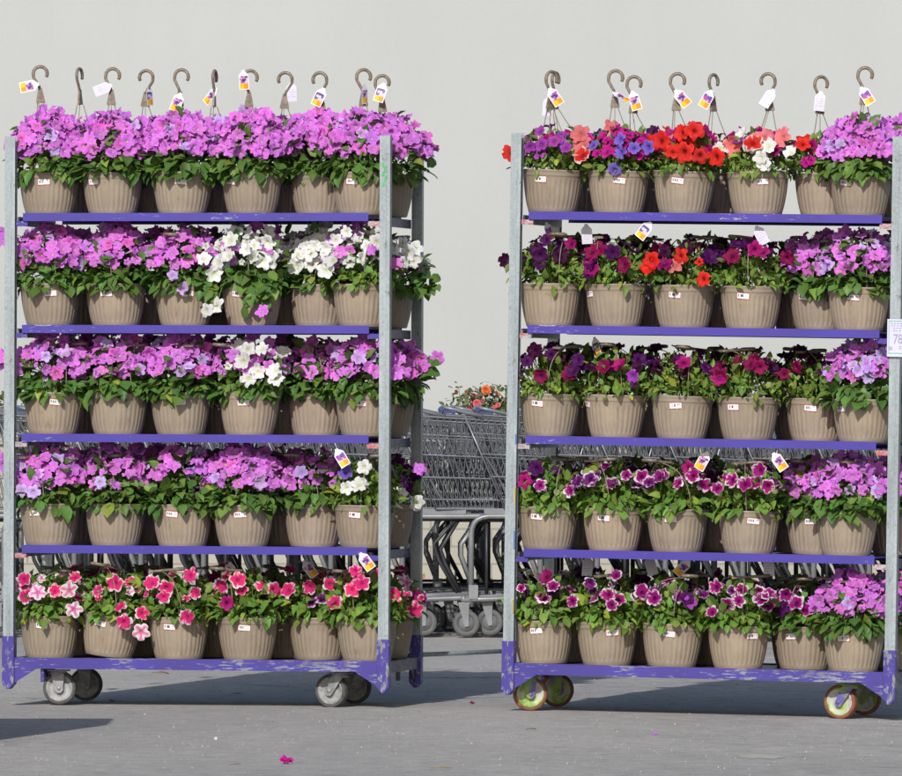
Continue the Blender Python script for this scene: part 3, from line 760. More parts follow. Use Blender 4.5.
SP[L, 2, 5] = dict(desc='mauve petunia basket', pal=mv(50, 6, 6), sticker=.0, H=.195)
SP[L, 3, 0] = dict(desc='mauve petunia basket with lavender fringe', pal=mv(62, 12, 6), sticker=-.3, extras=[('lavender', 22, 490, -.11), ('lavender', 33, 492, -.12)])
SP[L, 3, 1] = dict(desc='mauve petunia basket, white throats', pal=mv(50, 7, 10), sticker=None)
SP[L, 3, 2] = dict(desc='leafy sparsely flowering mauve petunia basket', pal=mv(18, 5, 3), sticker=-.15, lo=.5)
SP[L, 3, 3] = dict(desc='very full mauve petunia basket', pal=mv(72, 3, 8), sticker=.1)
SP[L, 3, 4] = dict(desc='mauve petunia basket', pal=mv(36, 3, 10), H=.185)
SP[L, 3, 5] = dict(desc='light green basket, few white petunias', pal=[('white', 3), ('purple', 2)], style=LIGHT, sticker=-.15, H=.165,
   extras=[('white', 347, 488, -.13), ('white', 359, 485, -.13), ('white', 364, 467, -.10), ('blue', 346, 473, -.1)], tags=[(336, 449, 33, 'f', -.13)])
hp = [('hotpink', 8), ('star', 3)]
SP[L, 4, 0] = dict(desc='pink-starred white and hot pink petunias', pal=[('hotpink', 5), ('star', 4)], style=MIDG, H=.165, sticker=-.05, tilt=0,
   extras=[('star', 41, 578, -.12), ('star', 38, 592, -.13), ('hotpink', 24, 579, -.11), ('hotpink', 26, 596, -.11), ('hotpink', 75, 577, -.11), ('star', 69, 590, -.12), ('star', 74, 609, -.12)])
SP[L, 4, 1] = dict(desc='tilted basket of white-edged hot pink petunias', pal=[('hotpink', 6), ('star', 2)], style=MIDG, H=.16, tilt=7, sticker=-.2,
   extras=[('hotpink', 99, 598, -.12), ('hotpink', 120, 606, -.13), ('hotpink', 124, 622, -.135), ('hotpink', 115, 583, -.11), ('hotpink', 142, 613, -.12), ('star', 141, 632, -.12)])
SP[L, 4, 2] = dict(desc='hot pink petunias on bright green leaves', pal=[('hotpink', 7)], style=MIDG, H=.165, sticker=-.1,
   extras=[('hotpink', 152, 583, -.12), ('hotpink', 164, 597, -.13), ('hotpink', 196, 593, -.13), ('hotpink', 187, 617, -.13), ('hotpink', 166, 588, -.12), ('hotpink', 190, 575, -.1)])
SP[L, 4, 3] = dict(desc='hot pink petunias with one magenta bloom', pal=[('hotpink', 7)], style=MIDG, H=.165, sticker=.1,
   extras=[('hotpink', 238, 580, -.12), ('cerise', 227, 603, -.13), ('hotpink', 222, 585, -.11), ('hotpink', 261, 587, -.11)], tags=[(230, 562, 2, 'b', .02)])
SP[L, 4, 4] = dict(desc='small-bloomed hot pink petunia basket', pal=[('hotpink', 12), ('dpicotee', 5)], style=MIDG, H=.16,
   extras=[('hotpink', 288, 590, -.12), ('hotpink', 310, 587, -.12), ('dpicotee', 312, 602, -.12), ('hotpink', 330, 584, -.1)], tags=[(303, 561, 40, 't', -.06)])
SP[L, 4, 5] = dict(desc='hot pink petunias beside the post', pal=[('hotpink', 8)], style=MIDG, H=.17,
   extras=[('hotpink', 355, 571, -.11), ('hotpink', 352, 589, -.13), ('hotpink', 362, 583, -.13)], tags=[(360, 553, 35, 'f', -.14)])
# --- right trolley
SP[Rr, 0, 0] = dict(desc='violet petunias with red and white bloom', pal=[('violet', 12), ('cerise', 4), ('purple', 4)], style=LIGHT, H=.145, hook=(70, 552, 55), sticker=-.2,
   tags=[(549, 88, 35, 'f', -.03), (549, 96, -3, 'b', .01)], extras=[('violet', 530, 147, -.12), ('violet', 541, 144, -.12), ('violet', 554, 141, -.12), ('violet', 566, 148, -.12), ('redwhite', 582, 155, -.11), ('coral', 582, 145, -.07), ('red', 511, 153, -.05), ('coral', 580, 134, -.05)])
SP[Rr, 0, 1] = dict(desc='magenta, blue and salmon petunia basket', pal=[('magenta', 62), ('blue', 2)], style=LIGHT, H=.145, hook=(69, 616, 5), sticker=.25,
   tags=[(612, 92, 62, 'e', -.03)], extras=[('blue', 620, 139, -.12), ('blue', 621, 152, -.13), ('blue', 634, 148, -.12), ('blue', 648, 147, -.10), ('blue', 615, 169, -.11), ('coral', 612, 127, -.02)])
SP[Rr, 0, 2] = dict(desc='bright red and magenta petunia basket', pal=[('red', 9), ('cerise', 12), ('coral', 2)], style=LIGHT, H=.155, hook=(72, 678, 5), sticker=.0, lo=.5,
   tags=[(675, 90, 42, 'f', -.03)], extras=[('red', 661, 141, -.11), ('red', 682, 133, -.12), ('red', 695, 130, -.13), ('red', 684, 152, -.13), ('red', 700, 155, -.13), ('red', 716, 157, -.12), ('red', 673, 151, -.12)])
SP[Rr, 0, 3] = dict(desc='white, red and salmon petunia basket', pal=[('cerise', 9), ('coral', 3), ('white', 5), ('violet', 3)], style=LIGHT, H=.145, hook=(72, 770, 180), sticker=.35, lo=.5,
   tags=[(774, 89, -32, 'b', -.02)], extras=[('redwhite', 753, 143, -.12), ('white', 760, 158, -.13), ('white', 768, 146, -.11), ('white', 790, 152, -.11), ('white', 764, 163, -.13), ('coral', 782, 137, -.08), ('coral', 764, 137, -.09)])
SP[Rr, 0, 4] = dict(desc='red and magenta petunias in a pushed-back basket', pal=[('red', 7), ('cerise', 8)], style=LIGHT, H=.14, hook=(75, 821, 40), tags=[(821, 91, -6, 'b', -.02)], extras=[('red', 803, 144, -.11), ('magenta', 811, 160, -.12), ('magenta', 806, 162, -.12)])
SP[Rr, 0, 5] = dict(desc='dense domed mauve petunia basket', pal=mv(92, 10, 6), H=.19, hook=(66, 865, 10), sticker=-.3, tags=[(861, 87, 33, 'f', -.02)])
SP[Rr, 1, 0] = dict(desc='sparse dark purple petunia basket', pal=[('purple', 9), ('maroon', 5)], style=LIGHT, H=.16, lo=.6, sticker=None,
   extras=[('purple', 546, 240, -.11), ('purple', 540, 255, -.13), ('purple', 540, 264, -.13), ('maroon', 506, 261, -.05), ('maroon', 511, 263, -.06), ('cerise', 571, 244, -.08)], trail=[(515, 262, YL-.05, 8, .010)], tags=[(546, 222, 20, 's', -.02)])
SP[Rr, 1, 1] = dict(desc='purple and crimson petunia basket', pal=[('purple', 10), ('crimson', 3), ('maroon', 4)], style=LIGHT, H=.155, lo=.6, sticker=-.75,
   extras=[('purple', 590, 262, -.12), ('crimson', 592, 252, -.12), ('cerise', 590, 268, -.12), ('crimson', 624, 265, -.13), ('purple', 588, 275, -.12)], tags=[(586, 224, 3, 'b', -.06), (651, 222, -38, 'f', -.12)])
SP[Rr, 1, 2] = dict(desc='scarlet petunia basket', pal=[('purple', 8), ('maroon', 5), ('crimson', 3)], style=LIGHT, H=.155, lo=.6, sticker=-.1,
   extras=[('red', 651, 260, -.12), ('red', 680, 256, -.12), ('red', 699, 262, -.13), ('red', 703, 279, -.13), ('coral', 675, 265, -.12), ('red', 650, 267, -.12), ('cerise', 664, 264, -.12)])
SP[Rr, 1, 3] = dict(desc='dark purple basket with one cerise bloom', pal=[('purple', 9), ('maroon', 7)], style=LIGHT, H=.155, lo=.6, sticker=-.05,
   extras=[('cerise', 755, 249, -.11), ('cerise', 763, 252, -.12), ('crimson', 732, 256, -.12), ('purple', 724, 255, -.11), ('crimson', 787, 258, -.08)], tags=[(756, 226, 28, 'b', -.09)])
SP[Rr, 1, 4] = dict(desc='loose mauve petunia basket', pal=mv(46, 8, 4), H=.185, sticker=-.35)
SP[Rr, 1, 5] = dict(desc='loose mauve and lavender petunia basket', pal=mv(34, 16, 3), H=.195, sticker=.02, lo=.30)
SP[Rr, 2, 0] = dict(desc='dark violet petunia basket', pal=[('maroon', 9), ('purple', 6)], style=LIGHT, H=.165, lo=.55, sticker=-.2,
   extras=[('purple', 527, 361, -.11), ('maroon', 535, 350, -.09), ('cerise', 514, 380, -.10), ('purple', 573, 371, -.12), ('purple', 578, 360, -.11), ('crimson', 569, 374, -.11), ('crimson', 541, 376, -.13), ('maroon', 521, 371, -.1)])
SP[Rr, 2, 1] = dict(desc='dark basket with one cerise bloom centre', pal=[('maroon', 10), ('purple', 5)], style=LIGHT, H=.165, lo=.55, sticker=-.85,
   extras=[('cerise', 620, 365, -.125), ('crimson', 604, 367, -.11), ('violet', 633, 376, -.13), ('purple', 634, 384, -.13)], tags=[(594, 337, 20, 's', -.03)])
SP[Rr, 2, 2] = dict(desc='near-black petunias, one cerise bloom near hook', pal=[('maroon', 11), ('purple', 3)], style=LIGHT, H=.16, lo=.55, sticker=.0,
   extras=[('cerise', 684, 362, -.12), ('cerise', 719, 378, -.12)])
SP[Rr, 2, 3] = dict(desc='crimson and maroon petunia basket', pal=[('maroon', 10), ('crimson', 4)], style=LIGHT, H=.16, lo=.55, sticker=-.3,
   extras=[('crimson', 750, 364, -.12), ('crimson', 760, 367, -.12), ('crimson', 755, 360, -.11), ('crimson', 720, 376, -.12), ('crimson', 784, 374, -.10)])
SP[Rr, 2, 4] = dict(desc='maroon petunias in a pushed-back basket', pal=[('maroon', 12), ('crimson', 3), ('purple', 4)], style=LIGHT, H=.165, lo=.45, sticker=.0)
SP[Rr, 2, 5] = dict(desc='dense mauve and lavender petunia basket', pal=mv(50, 26, 5), H=.19, sticker=-.6, lo=.42)
SP[Rr, 3, 0] = dict(desc='dark purple basket with white-edged magenta bloom', pal=[('purple', 7), ('dpicotee', 5)], style=MIDG, H=.15, lo=.5, sticker=-.15,
   extras=[('picotee', 540, 485, -.13), ('cerise', 524, 481, -.11), ('picotee', 570, 491, -.13), ('dpicotee', 577, 482, -.12), ('purple', 536, 468, -.11)])
SP[Rr, 3, 1] = dict(desc='white-edged magenta and pale petunia basket', pal=[('dpicotee', 12), ('picotee', 4)], style=MIDG, H=.15, lo=.5, sticker=-.1,
   extras=[('picotee', 626, 475, -.13), ('picotee', 642, 477, -.11), ('dpicotee', 590, 479, -.11)])
SP[Rr, 3, 2] = dict(desc='magenta petunias with dark veined white bloom', pal=[('picotee', 9), ('dpicotee', 4)], style=MIDG, H=.155, lo=.5, sticker=.0,
   extras=[('picotee', 678, 483, -.13), ('picotee', 659, 477, -.12), ('dpicotee', 649, 482, -.13), ('cerise', 688, 468, -.11), ('picotee', 693, 476, -.12)], tags=[(708, 452, -30, 'f', -.08)])
SP[Rr, 3, 3] = dict(desc='large white-edged magenta petunia basket', pal=[('picotee', 9), ('dpicotee', 4)], style=MIDG, H=.155, lo=.5, sticker=.35,
   extras=[('picotee', 717, 488, -.12), ('picotee', 745, 484, -.13), ('picotee', 732, 480, -.13), ('picotee', 768, 486, -.13), ('picotee', 760, 470, -.12)], tags=[(773, 453, 36, 'f', -.12)])
SP[Rr, 3, 4] = dict(desc='mauve petunia basket wedged behind', pal=mv(48, 4, 6), H=.175, sticker=.0)
SP[Rr, 3, 5] = dict(desc='dense light mauve petunia basket', pal=mv(66, 10, 3), H=.185, Rx=.16, sticker=None)
SP[Rr, 4, 0] = dict(desc='magenta petunias with bright white edges', pal=[('picotee', 6), ('purple', 3)], style=MIDG, H=.15, lo=.5, sticker=.0,
   extras=[('picotee', 521, 588, -.12), ('picotee', 553, 586, -.12), ('picotee', 572, 601, -.13), ('cerise', 546, 577, -.1)])
SP[Rr, 4, 1] = dict(desc='stacked pair of white-edged magenta petunias', pal=[('picotee', 7), ('dpicotee', 7)], style=MIDG, H=.15, lo=.5, sticker=.4,
   extras=[('picotee', 608, 595, -.125), ('picotee', 612, 605, -.135), ('dpicotee', 590, 583, -.11), ('picotee', 616, 575, -.08)], tags=[(588, 556, -2, 'b', .05)])
SP[Rr, 4, 2] = dict(desc='magenta white-edged and violet petunia basket', pal=[('picotee', 5), ('dpicotee', 5)], style=MIDG, H=.145, lo=.5, sticker=.1,
   extras=[('picotee', 654, 598, -.13), ('purple', 687, 598, -.12), ('picotee', 642, 592, -.1), ('violet', 690, 602, -.12)], tags=[(690, 560, -45, 't', -.02), (648, 556, 20, 'b', .08)])
SP[Rr, 4, 3] = dict(desc='wine petunias with white-edged bloom at left', pal=[('picotee', 7), ('dpicotee', 5)], style=MIDG, H=.15, lo=.5, sticker=.65,
   extras=[('picotee', 712, 612, -.135), ('picotee', 739, 601, -.13), ('picotee', 762, 599, -.13), ('picotee', 768, 594, -.12), ('picotee', 716, 587, -.1)], tags=[(768, 556, 5, 'b', .02)])
SP[Rr, 4, 4] = dict(desc='small magenta petunia basket wedged behind', pal=[('picotee', 7), ('purple', 4)], style=DENSE, H=.155, sticker=-.25, extras=[('picotee', 796, 603, -.12), ('picotee', 786, 595, -.11)])
SP[Rr, 4, 5] = dict(desc='dense mauve petunia basket', pal=mv(80, 6, 6), H=.18, sticker=-.15)
for (side, Mx) in ((L, ML), (Rr, MR)):
    for row in range(5):
        for i, px in enumerate(rows_px[side, row]):
            d = dict(SP[side, row, i]); desc = d.pop('desc')
            ly = YP if i == 4 else YL
            if i == 4 and side == Rr and row in (3, 4): ly = YP - .01
            basket(Mx, side, row, px, ly, desc, label=LB(desc, ORD[i], 'front', row, side), **d)
# back rows
NOHOOK = {(Rr, 0, 3)}
backL = [82, 150, 218, 286, 384]; backR = [580, 648, 716, 800, 897]
hbL = [(67, 80, 80), (69, 147, 180), (69, 215, 88), (71, 286, 180), (74, 383, 8)]
hbR = [(71, 556, 75), (75, 634, 5), (73, 714, 65), (96, 800, 30), (90, 915, 20)]
tbL = [[], [(149, 86, 8, 'e', 0)], [(217, 88, -42, 's', 0)], [(291, 82, 4, 'b', 0)], [(384, 83, -17, 'f', -.03)]]
tbR = [[], [(632, 91, 17, 'f', -.03)], [(712, 90, -30, 'f', -.03)], [], []]
BACKPAL = {
 (L, 0): [mv(70, 2, 12)]*5, (L, 1): [mv(46, 3, 6)]*3 + [[('mauve', 16), ('white', 16)], [('white', 34), ('mauve', 8)]], (L, 2): [mv(46, 2, 8)]*4 + [mv(54, 3, 8)],
 (L, 3): [mv(42, 2, 6)]*4 + [[('purple', 8), ('white', 2)]], (L, 4): [[('cerise', 8), ('hotpink', 3)]]*4 + [[('cerise', 6), ('hotpink', 3)]],
 (Rr, 0): [[('violet', 12), ('cerise', 5)], [('magenta', 26), ('purple', 4)], [('cerise', 16), ('violet', 4)], [('violet', 9), ('magenta', 12)], mv(60, 6, 4)],
 (Rr, 1): [[('purple', 10), ('maroon', 6)]]*4 + [mv(38, 8, 4)], (Rr, 2): [[('maroon', 14), ('purple', 4)]]*4 + [mv(40, 10, 3)],
 (Rr, 3): [[('dpicotee', 9), ('purple', 6)]]*4 + [mv(38, 6, 3)], (Rr, 4): [[('dpicotee', 9), ('purple', 6)]]*4 + [mv(42, 4, 3)]}
def bdesc(p):
    k = sorted(p, key=lambda a: -a[1]); return ' and '.join(COLN[x[0]] for x in k[:2] if x[1] > 3) if len(k) < 3 or k[0][0] != 'mauve' else 'mauve'
for (side, Mx, bp, hb, tb) in ((L, ML, backL, hbL, tbL), (Rr, MR, backR, hbR, tbR)):
    for row in range(5):
        for i, px in enumerate(bp):
            if (side, row, i) in NOHOOK: continue
            pal = BACKPAL[side, row][i]
            kw = dict(style=DENSE if pal[0][0] == 'mauve' else MIDG, H=.19 if pal[0][0] == 'mauve' else .165, q=.75)
            if row == 0 and side == Rr and i < 4: kw['H'] = .14
            if side == L and i == 4:
                kw['style'] = LIGHT if row == 3 else (MIDG if row == 4 else DENSE); kw['q'] = 1.0
                if row == 0: kw['H'] = .205
                kw['Rx'] = [.185, .165, .170, .150, .150][row]
                if row in (1, 2): kw['trail'] = [((425, 283, YB-.05, 26, .020), (428, 366, YB-.04, 14, .016))[row-1]]
                kw['extras'] = {0: [], 1: [('white', 408, 252, -.16), ('white', 413, 261, -.16), ('white', 402, 243, -.15), ('white', 397, 252, -.17), ('white', 415, 249, -.12), ('white', 403, 262, -.17)], 2: [('mauve', 437, 358, -.03), ('mauve', 424, 366, -.05), ('mauve', 414, 350, -.03), ('mauve', 398, 362, -.09)],
                    3: [('mauve', 419, 468, -.06), ('white', 400, 493, -.1), ('white', 417, 503, -.05), ('purple', 398, 463, 0)],
                    4: [('hotpink', 415, 610, -.08), ('hotpink', 421, 598, -.06), ('hotpink', 407, 595, -.08), ('star', 406, 583, -.06)]}[row]
            if side == L and i == 0 and row in (1, 2, 3): kw['extras'] = [('mauve', 2.5, (240, 357, 465)[row-1], -.15), ('mauve', 1.5, (233, 363, 459)[row-1], -.12)]
            if row == 0: kw['hook'] = hb[i]; kw['tags'] = tb[i]
            d = bdesc(pal)
            basket(Mx, side, row, px, YB, d, pal, label=LB('shaded %s petunias' % d.replace('near-black ', '').replace(' white-edged', '').replace('small ', '').replace('dark ', ''), ORD[i], 'back', row, side), **kw)

# ------------------------------------------------------------------ shopping carts
CRX = .86
def cart_meshes():
    out = {}
    def rim(x): return .965 - .055*x/.86
    mb = MB(); ws = lambda x: .27 - .055*x/.86          # half width
    t = .0022
    lv = [0, .22, .45, .68, .90, 1.0]
    def side_pt(u, v, s):      # u along (0 rear..1 front), v 0 top..1 bottom
        xt = .02 + .84*u; xb = .20 + .56*u
        x = xt + (xb-xt)*v; z = rim(xt) + (.555-rim(xt))*v
        return Vector((x, s*(ws(xt) - .03*v), z))
    for s in (-1, 1):
        for k in range(30):
            u = (k+.5)/30; mb.tube([side_pt(u, 0, s), side_pt(u, 1, s)], t, 4, caps=False)
        for v, r in ((0, .0055), (.20, .0026), (.42, .0040), (.66, .0040), (.90, .0040), (1.0, .0045)):
            mb.tube([side_pt(0, v, s), side_pt(1, v, s)], r, 5, caps=False)
        mb.tube([side_pt(0, 0, s), side_pt(0, 1, s)], .0045, 5); mb.tube([side_pt(1, 0, s), side_pt(1, 1, s)], .0045, 5)
    for v in (0, .2, .42, .66, .9, 1):
        mb.tube([side_pt(1, v, -1), side_pt(1, v, 1)], .0035, 4, caps=False)
    for k in range(12):
        a = (k+.5)/12
        mb.tube([side_pt(1, 0, -1).lerp(side_pt(1, 0, 1), a), side_pt(1, 1, -1).lerp(side_pt(1, 1, 1), a)], t, 4, caps=False)
        mb.tube([side_pt(0, 1, -1).lerp(side_pt(0, 1, 1), a), side_pt(1, 1, -1).lerp(side_pt(1, 1, 1), a)], t, 4, caps=False)
    for k in range(8):
        a = k/7; mb.tube([side_pt(a, 1, -1), side_pt(a, 1, 1)], .003, 4, caps=False)
    out['basket'] = mb.mesh('basket', M['cart_wire'])
    g = MB()                                             # rear flap leaning forward
    for k in range(13):
        a = k/12; y = -.25 + .5*a
        g.tube([(.03, y, .93), (.24, y*.9, .57)], .0024 if 0 < k < 12 else .0055, 5, caps=False)
    for q in (0, .3, .6, 1): g.tube([(.03+.21*q, -.25+.025*q, .93-.36*q), (.03+.21*q, .25-.025*q, .93-.36*q)], .0035, 5)
    out['rear_flap'] = g.mesh('rear_flap', M['cart_wire'])
    st = MB(); st.box(.13, .27, -.2, .2, .775, .785); st.box(.12, .13, -.2, .2, .72, .88); out['child_seat'] = st.mesh('child_seat', M['cart_black'])
    h = MB(); h.tube([(-.075, -.27, .985), (-.075, .27, .985)], .012, 10)
    for s in (-1, 1): h.tube([(-.075, s*.27, .995), (-.03, s*.272, .985), (.10, s*.27, .955)], .009, 8)
    out['handle'] = h.mesh('handle', M['cart_grey'])
    for s in (-1, 1):
        c = MB(); c.tube([(-.075, s*.20, .985), (-.075, s*.284, .985)], .0125, 10); c.box(-.07, -.01, s*.280-.004, s*.280+.004, .968, .980)
        out['handle_grip%d' % s] = c.mesh('handle_grip', M['cart_blue'])
    f = MB()                                             # grey chassis
    for s in (-1, 1):
        y = s*.225
        f.tube([(.055, y, .13), (.055, y, .44)] + bez((.055, y, .44), (.055, y, .520), (.13, y, .522), 5)[1:] + [(.60, y*.9, .525), (.66, y*.85, .535)], .0125, 8)
        f.tube([(.02, y, .160), (.10, y, .163), (.45, y*.9, .175), (.74, y*.72, .185)], .0120, 8)
        f.tube([(.06, y*.97, .47), (.012, y*.97, .40), (.012, y*.97, .35), (.05, y*.97, .25)], .010, 8)
        f.box(.11, .33, y-.004, y+.004, .532, .556); f.box(.045, .085, y-.016, y-.011, .165, .225)
    f.tube([(.055, -.225, .30), (.055, .225, .30)], .009, 6); f.tube([(.74, -.162, .185), (.74, .162, .185)], .012, 8); f.tube([(.02, -.225, .16), (.02, .225, .16)], .010, 6)
    out['chassis'] = f.mesh('chassis', M['cart_grey'])
    for s in (-1, 1):                                    # black struts
        y = s*.19; k = MB()
        k.tube([(.60, y, .51), (.50, y, .40), (.52, y, .33), (.60, y, .19)], .0085, 7)
        k.tube([(.30, y, .51), (.22, y, .38), (.24, y, .32), (.31, y, .185)], .0085, 7)
        k.tube([(.42, y, .51), (.42, y, .18)], .0075, 7)
        k.tube([(.29, y, .505), (.61, y, .505)], .008, 6)
        out['strut%d' % s] = k.mesh('strut', M['cart_black'])
    tr = MB()                                            # lower tray
    for q in range(9):
        yy = -.17+.34*q/8; tr.tube([(.30, yy, .20), (.72, yy*.8, .205)], .003, 4, caps=False)
    for q in range(10): xx = .30+.42*q/9; tr.tube([(xx, -.17, .20), (xx, .17, .20)], .003, 4, caps=False)
    tr.box(.27, .275, -.17, .17, .20, .26); out['tray'] = tr.mesh('tray', M['cart_black'])
    w = MB(); r = .058
    w.lathe([(r*.60, -.010), (r*.70, -.015), (r*.95, -.014), (r, -.008), (r, .008), (r*.95, .014), (r*.7, .015), (r*.60, .010)], 28, None, 'y')
    out['wheel'] = w.mesh('wheel', M['cart_wheel'])
    hb = MB(); hb.lathe([(.0005, -.017), (.013, -.017), (.016, -.009), (r*.6, -.009), (r*.6, .009), (.016, .009), (.013, .017), (.0005, .017)], 22, None, 'y')
    out['wheel_hub'] = hb.mesh('wheel_hub', M['cart_grey'])
    fk = MB()
    for s in (-1, 1): fk.prism([(-.035, .085), (.012, .085), (.010, -.012), (-.006, -.014)], s*.020-.002, s*.020+.002)
    fk.box(-.035, .015, -.022, .022, .0852, .092); fk.tube([(-.012, 0, .09), (-.012, 0, .12)], .011, 8)
    out['fork'] = fk.mesh('fork', M['cart_grey'])
    lb = MB(); lb.box(.33, .338, -.2475, -.245, .695, .725); out['label_plate'] = lb.mesh('label_plate', M['yellow'])
    return out
CM = cart_meshes()
def cart(x, y, z, label, jit):
    root = bpy.data.objects.new('shopping_cart', None); C.objects.link(root)
    root.location = (x, y, z + .003); root.rotation_euler = (R(rng.uniform(-.3, .3)), R(rng.uniform(-.35, .25)), R(jit))
    tag(root, label, 'shopping cart', 'nested shopping carts')
    for n in (('label_plate',) if random.random() < .4 else ()) + ('basket', 'rear_flap', 'child_seat', 'handle', 'chassis', 'strut-1', 'strut1', 'tray'):
        o = link(n.rstrip('-1'), CM[n], root)
        if n == 'label_plate': pass
        if n == 'handle': link('handle_grip', CM['handle_grip-1'], o); link('handle_grip', CM['handle_grip1'], o)
    for (wx, wy) in ((.035, -.225), (.035, .225), (.74, -.162), (.74, .162)):
        fk = link('fork', CM['fork'], root, Matrix.Translation((wx, wy, .058)))
        w = link('wheel', CM['wheel'], fk); link('wheel_hub', CM['wheel_hub'], fk)
x0 = P(468, 600, 36.3).x - .045
k = 0
for j in range(-8, 8):
    x = x0 + j*.29 + (rng.uniform(-.035, .035) if j else 0); cart(x, 36.55-28, gz(x), 'grey wire cart, %s from left in the nearer nested row' % ORD[k], rng.uniform(-.8, .8)); k += 1
k = 0
for j in range(-7, 8):
    x = x0 + .16 + j*.31; cart(x, 37.45-28, gz(x), 'grey wire cart, %s from left in the farther nested row' % ORD[k], rng.uniform(-1.5, 1.5)); k += 1

k = 0
for j in range(-6, 8):
    x = x0 + .05 + j*.33; cart(x, 38.35-28, gz(x), 'grey wire cart, %s from left in the rearmost nested row' % ORD[k], rng.uniform(-2, 2)); k += 1

# ------------------------------------------------------------------ setting
# ground: one sheet, dense near the camera's view
xs = sorted(set([-300, -100, -30, -10, -5] + [round(-3 + .15*i, 3) for i in range(41)] + [5, 10, 30, 100, 300]))
ys = [-60, -40, -20, -10, -5, 0, 5, 10, 20, 40, 100, 400]
V = [(x, y, gz(x)) for y in ys for x in xs]; nx = len(xs)
Fs = [(j*nx+i, j*nx+i+1, (j+1)*nx+i+1, (j+1)*nx+i) for j in range(len(ys)-1) for i in range(nx-1)]
mb = MB(); mb.add(V, Fs, None, True); tag(mb.build('ground', M['asphalt']), kind='structure')
# cracks and joints in the asphalt
def crack(pts, w, name='pavement_crack'):
    mb = MB(); L_ = []
    P3 = [PG(*p) for p in pts]; fine = []
    for a, b_ in zip(P3, P3[1:]):
        for q in range(14):
            c_ = a.lerp(b_, q/14); c_ += Vector((random.gauss(0, .003), random.gauss(0, .006), 0)); fine.append(c_)
    for i, c_ in enumerate(fine):
        ww = w*random.uniform(.35, 1.0)*min(1, min(i, len(fine)-1-i)/5+.15); L_ += [(c_.x, c_.y-ww, gz(c_.x)+.001), (c_.x, c_.y+ww, gz(c_.x)+.001)]
    mb.add(L_, [(2*i, 2*i+2, 2*i+3, 2*i+1) for i in range(len(fine)-1)])
    return tag(mb.build(name, M['crack']), kind='structure')
crack([(392, 677.5), (450, 678), (512, 677.5), (640, 679)], .020)
crack([(225, 684), (290, 687), (330, 694), (352, 699)], .010)
crack([(20, 697), (60, 703), (110, 701)], .010)
# wall
mb = MB(); wy = 50-28
mb.box(-10.5, 11.8, wy, wy+.3, -.3, 6.5)
tag(mb.build('store_wall', M['wall']), 'pale grey plain stucco store wall behind the trolleys', 'wall')
# planter
pl = bpy.data.objects.new('planter', None); C.objects.link(pl); pl.location = (0, 47.9-28, 0)
tag(pl, 'cream block retaining planter wall seen behind the shopping carts', 'planter')
mb = MB(); mb.box(-8, 9, 0, .25, -.2, .78); mb.build('block_wall', M['block'], pl)
mb = MB(); mb.box(-8, 9, .252, 1.9, -.2, .74); mb.build('planting_soil', M['soil'], pl)
mb = MB(); mb.box(-8, 9, -.03, .27, .782, .83); mb.build('coping', M['block'], pl, .006)
# leaf litter along the foot of the planter
N = 900; p = np.stack([rng.uniform(-3, 3.2, N), 47.82-28-np.abs(rng.normal(0, .10, N)), np.full(N, .012)], 1); p[:, 2] += np.array([gz(x) for x in p[:, 0]])
V, Fc, Cc = leaves(p, np.concatenate([rng.normal(0, 1, (N, 2)), rng.normal(0, .2, (N, 1))], 1), np.tile((0, -.3, 1.0), (N, 1)), rng.uniform(.02, .045, N), rng.uniform(.6, .9, N), np.array((.30, .15, .05))*rng.uniform(.5, 1.2, (N, 1)))
tag(link('leaf_litter', npmesh('leaf_litter', V, Fc, Cc, M['leaf'])), 'brown dry leaves swept along the foot of the planter', 'leaf litter', kind='stuff')
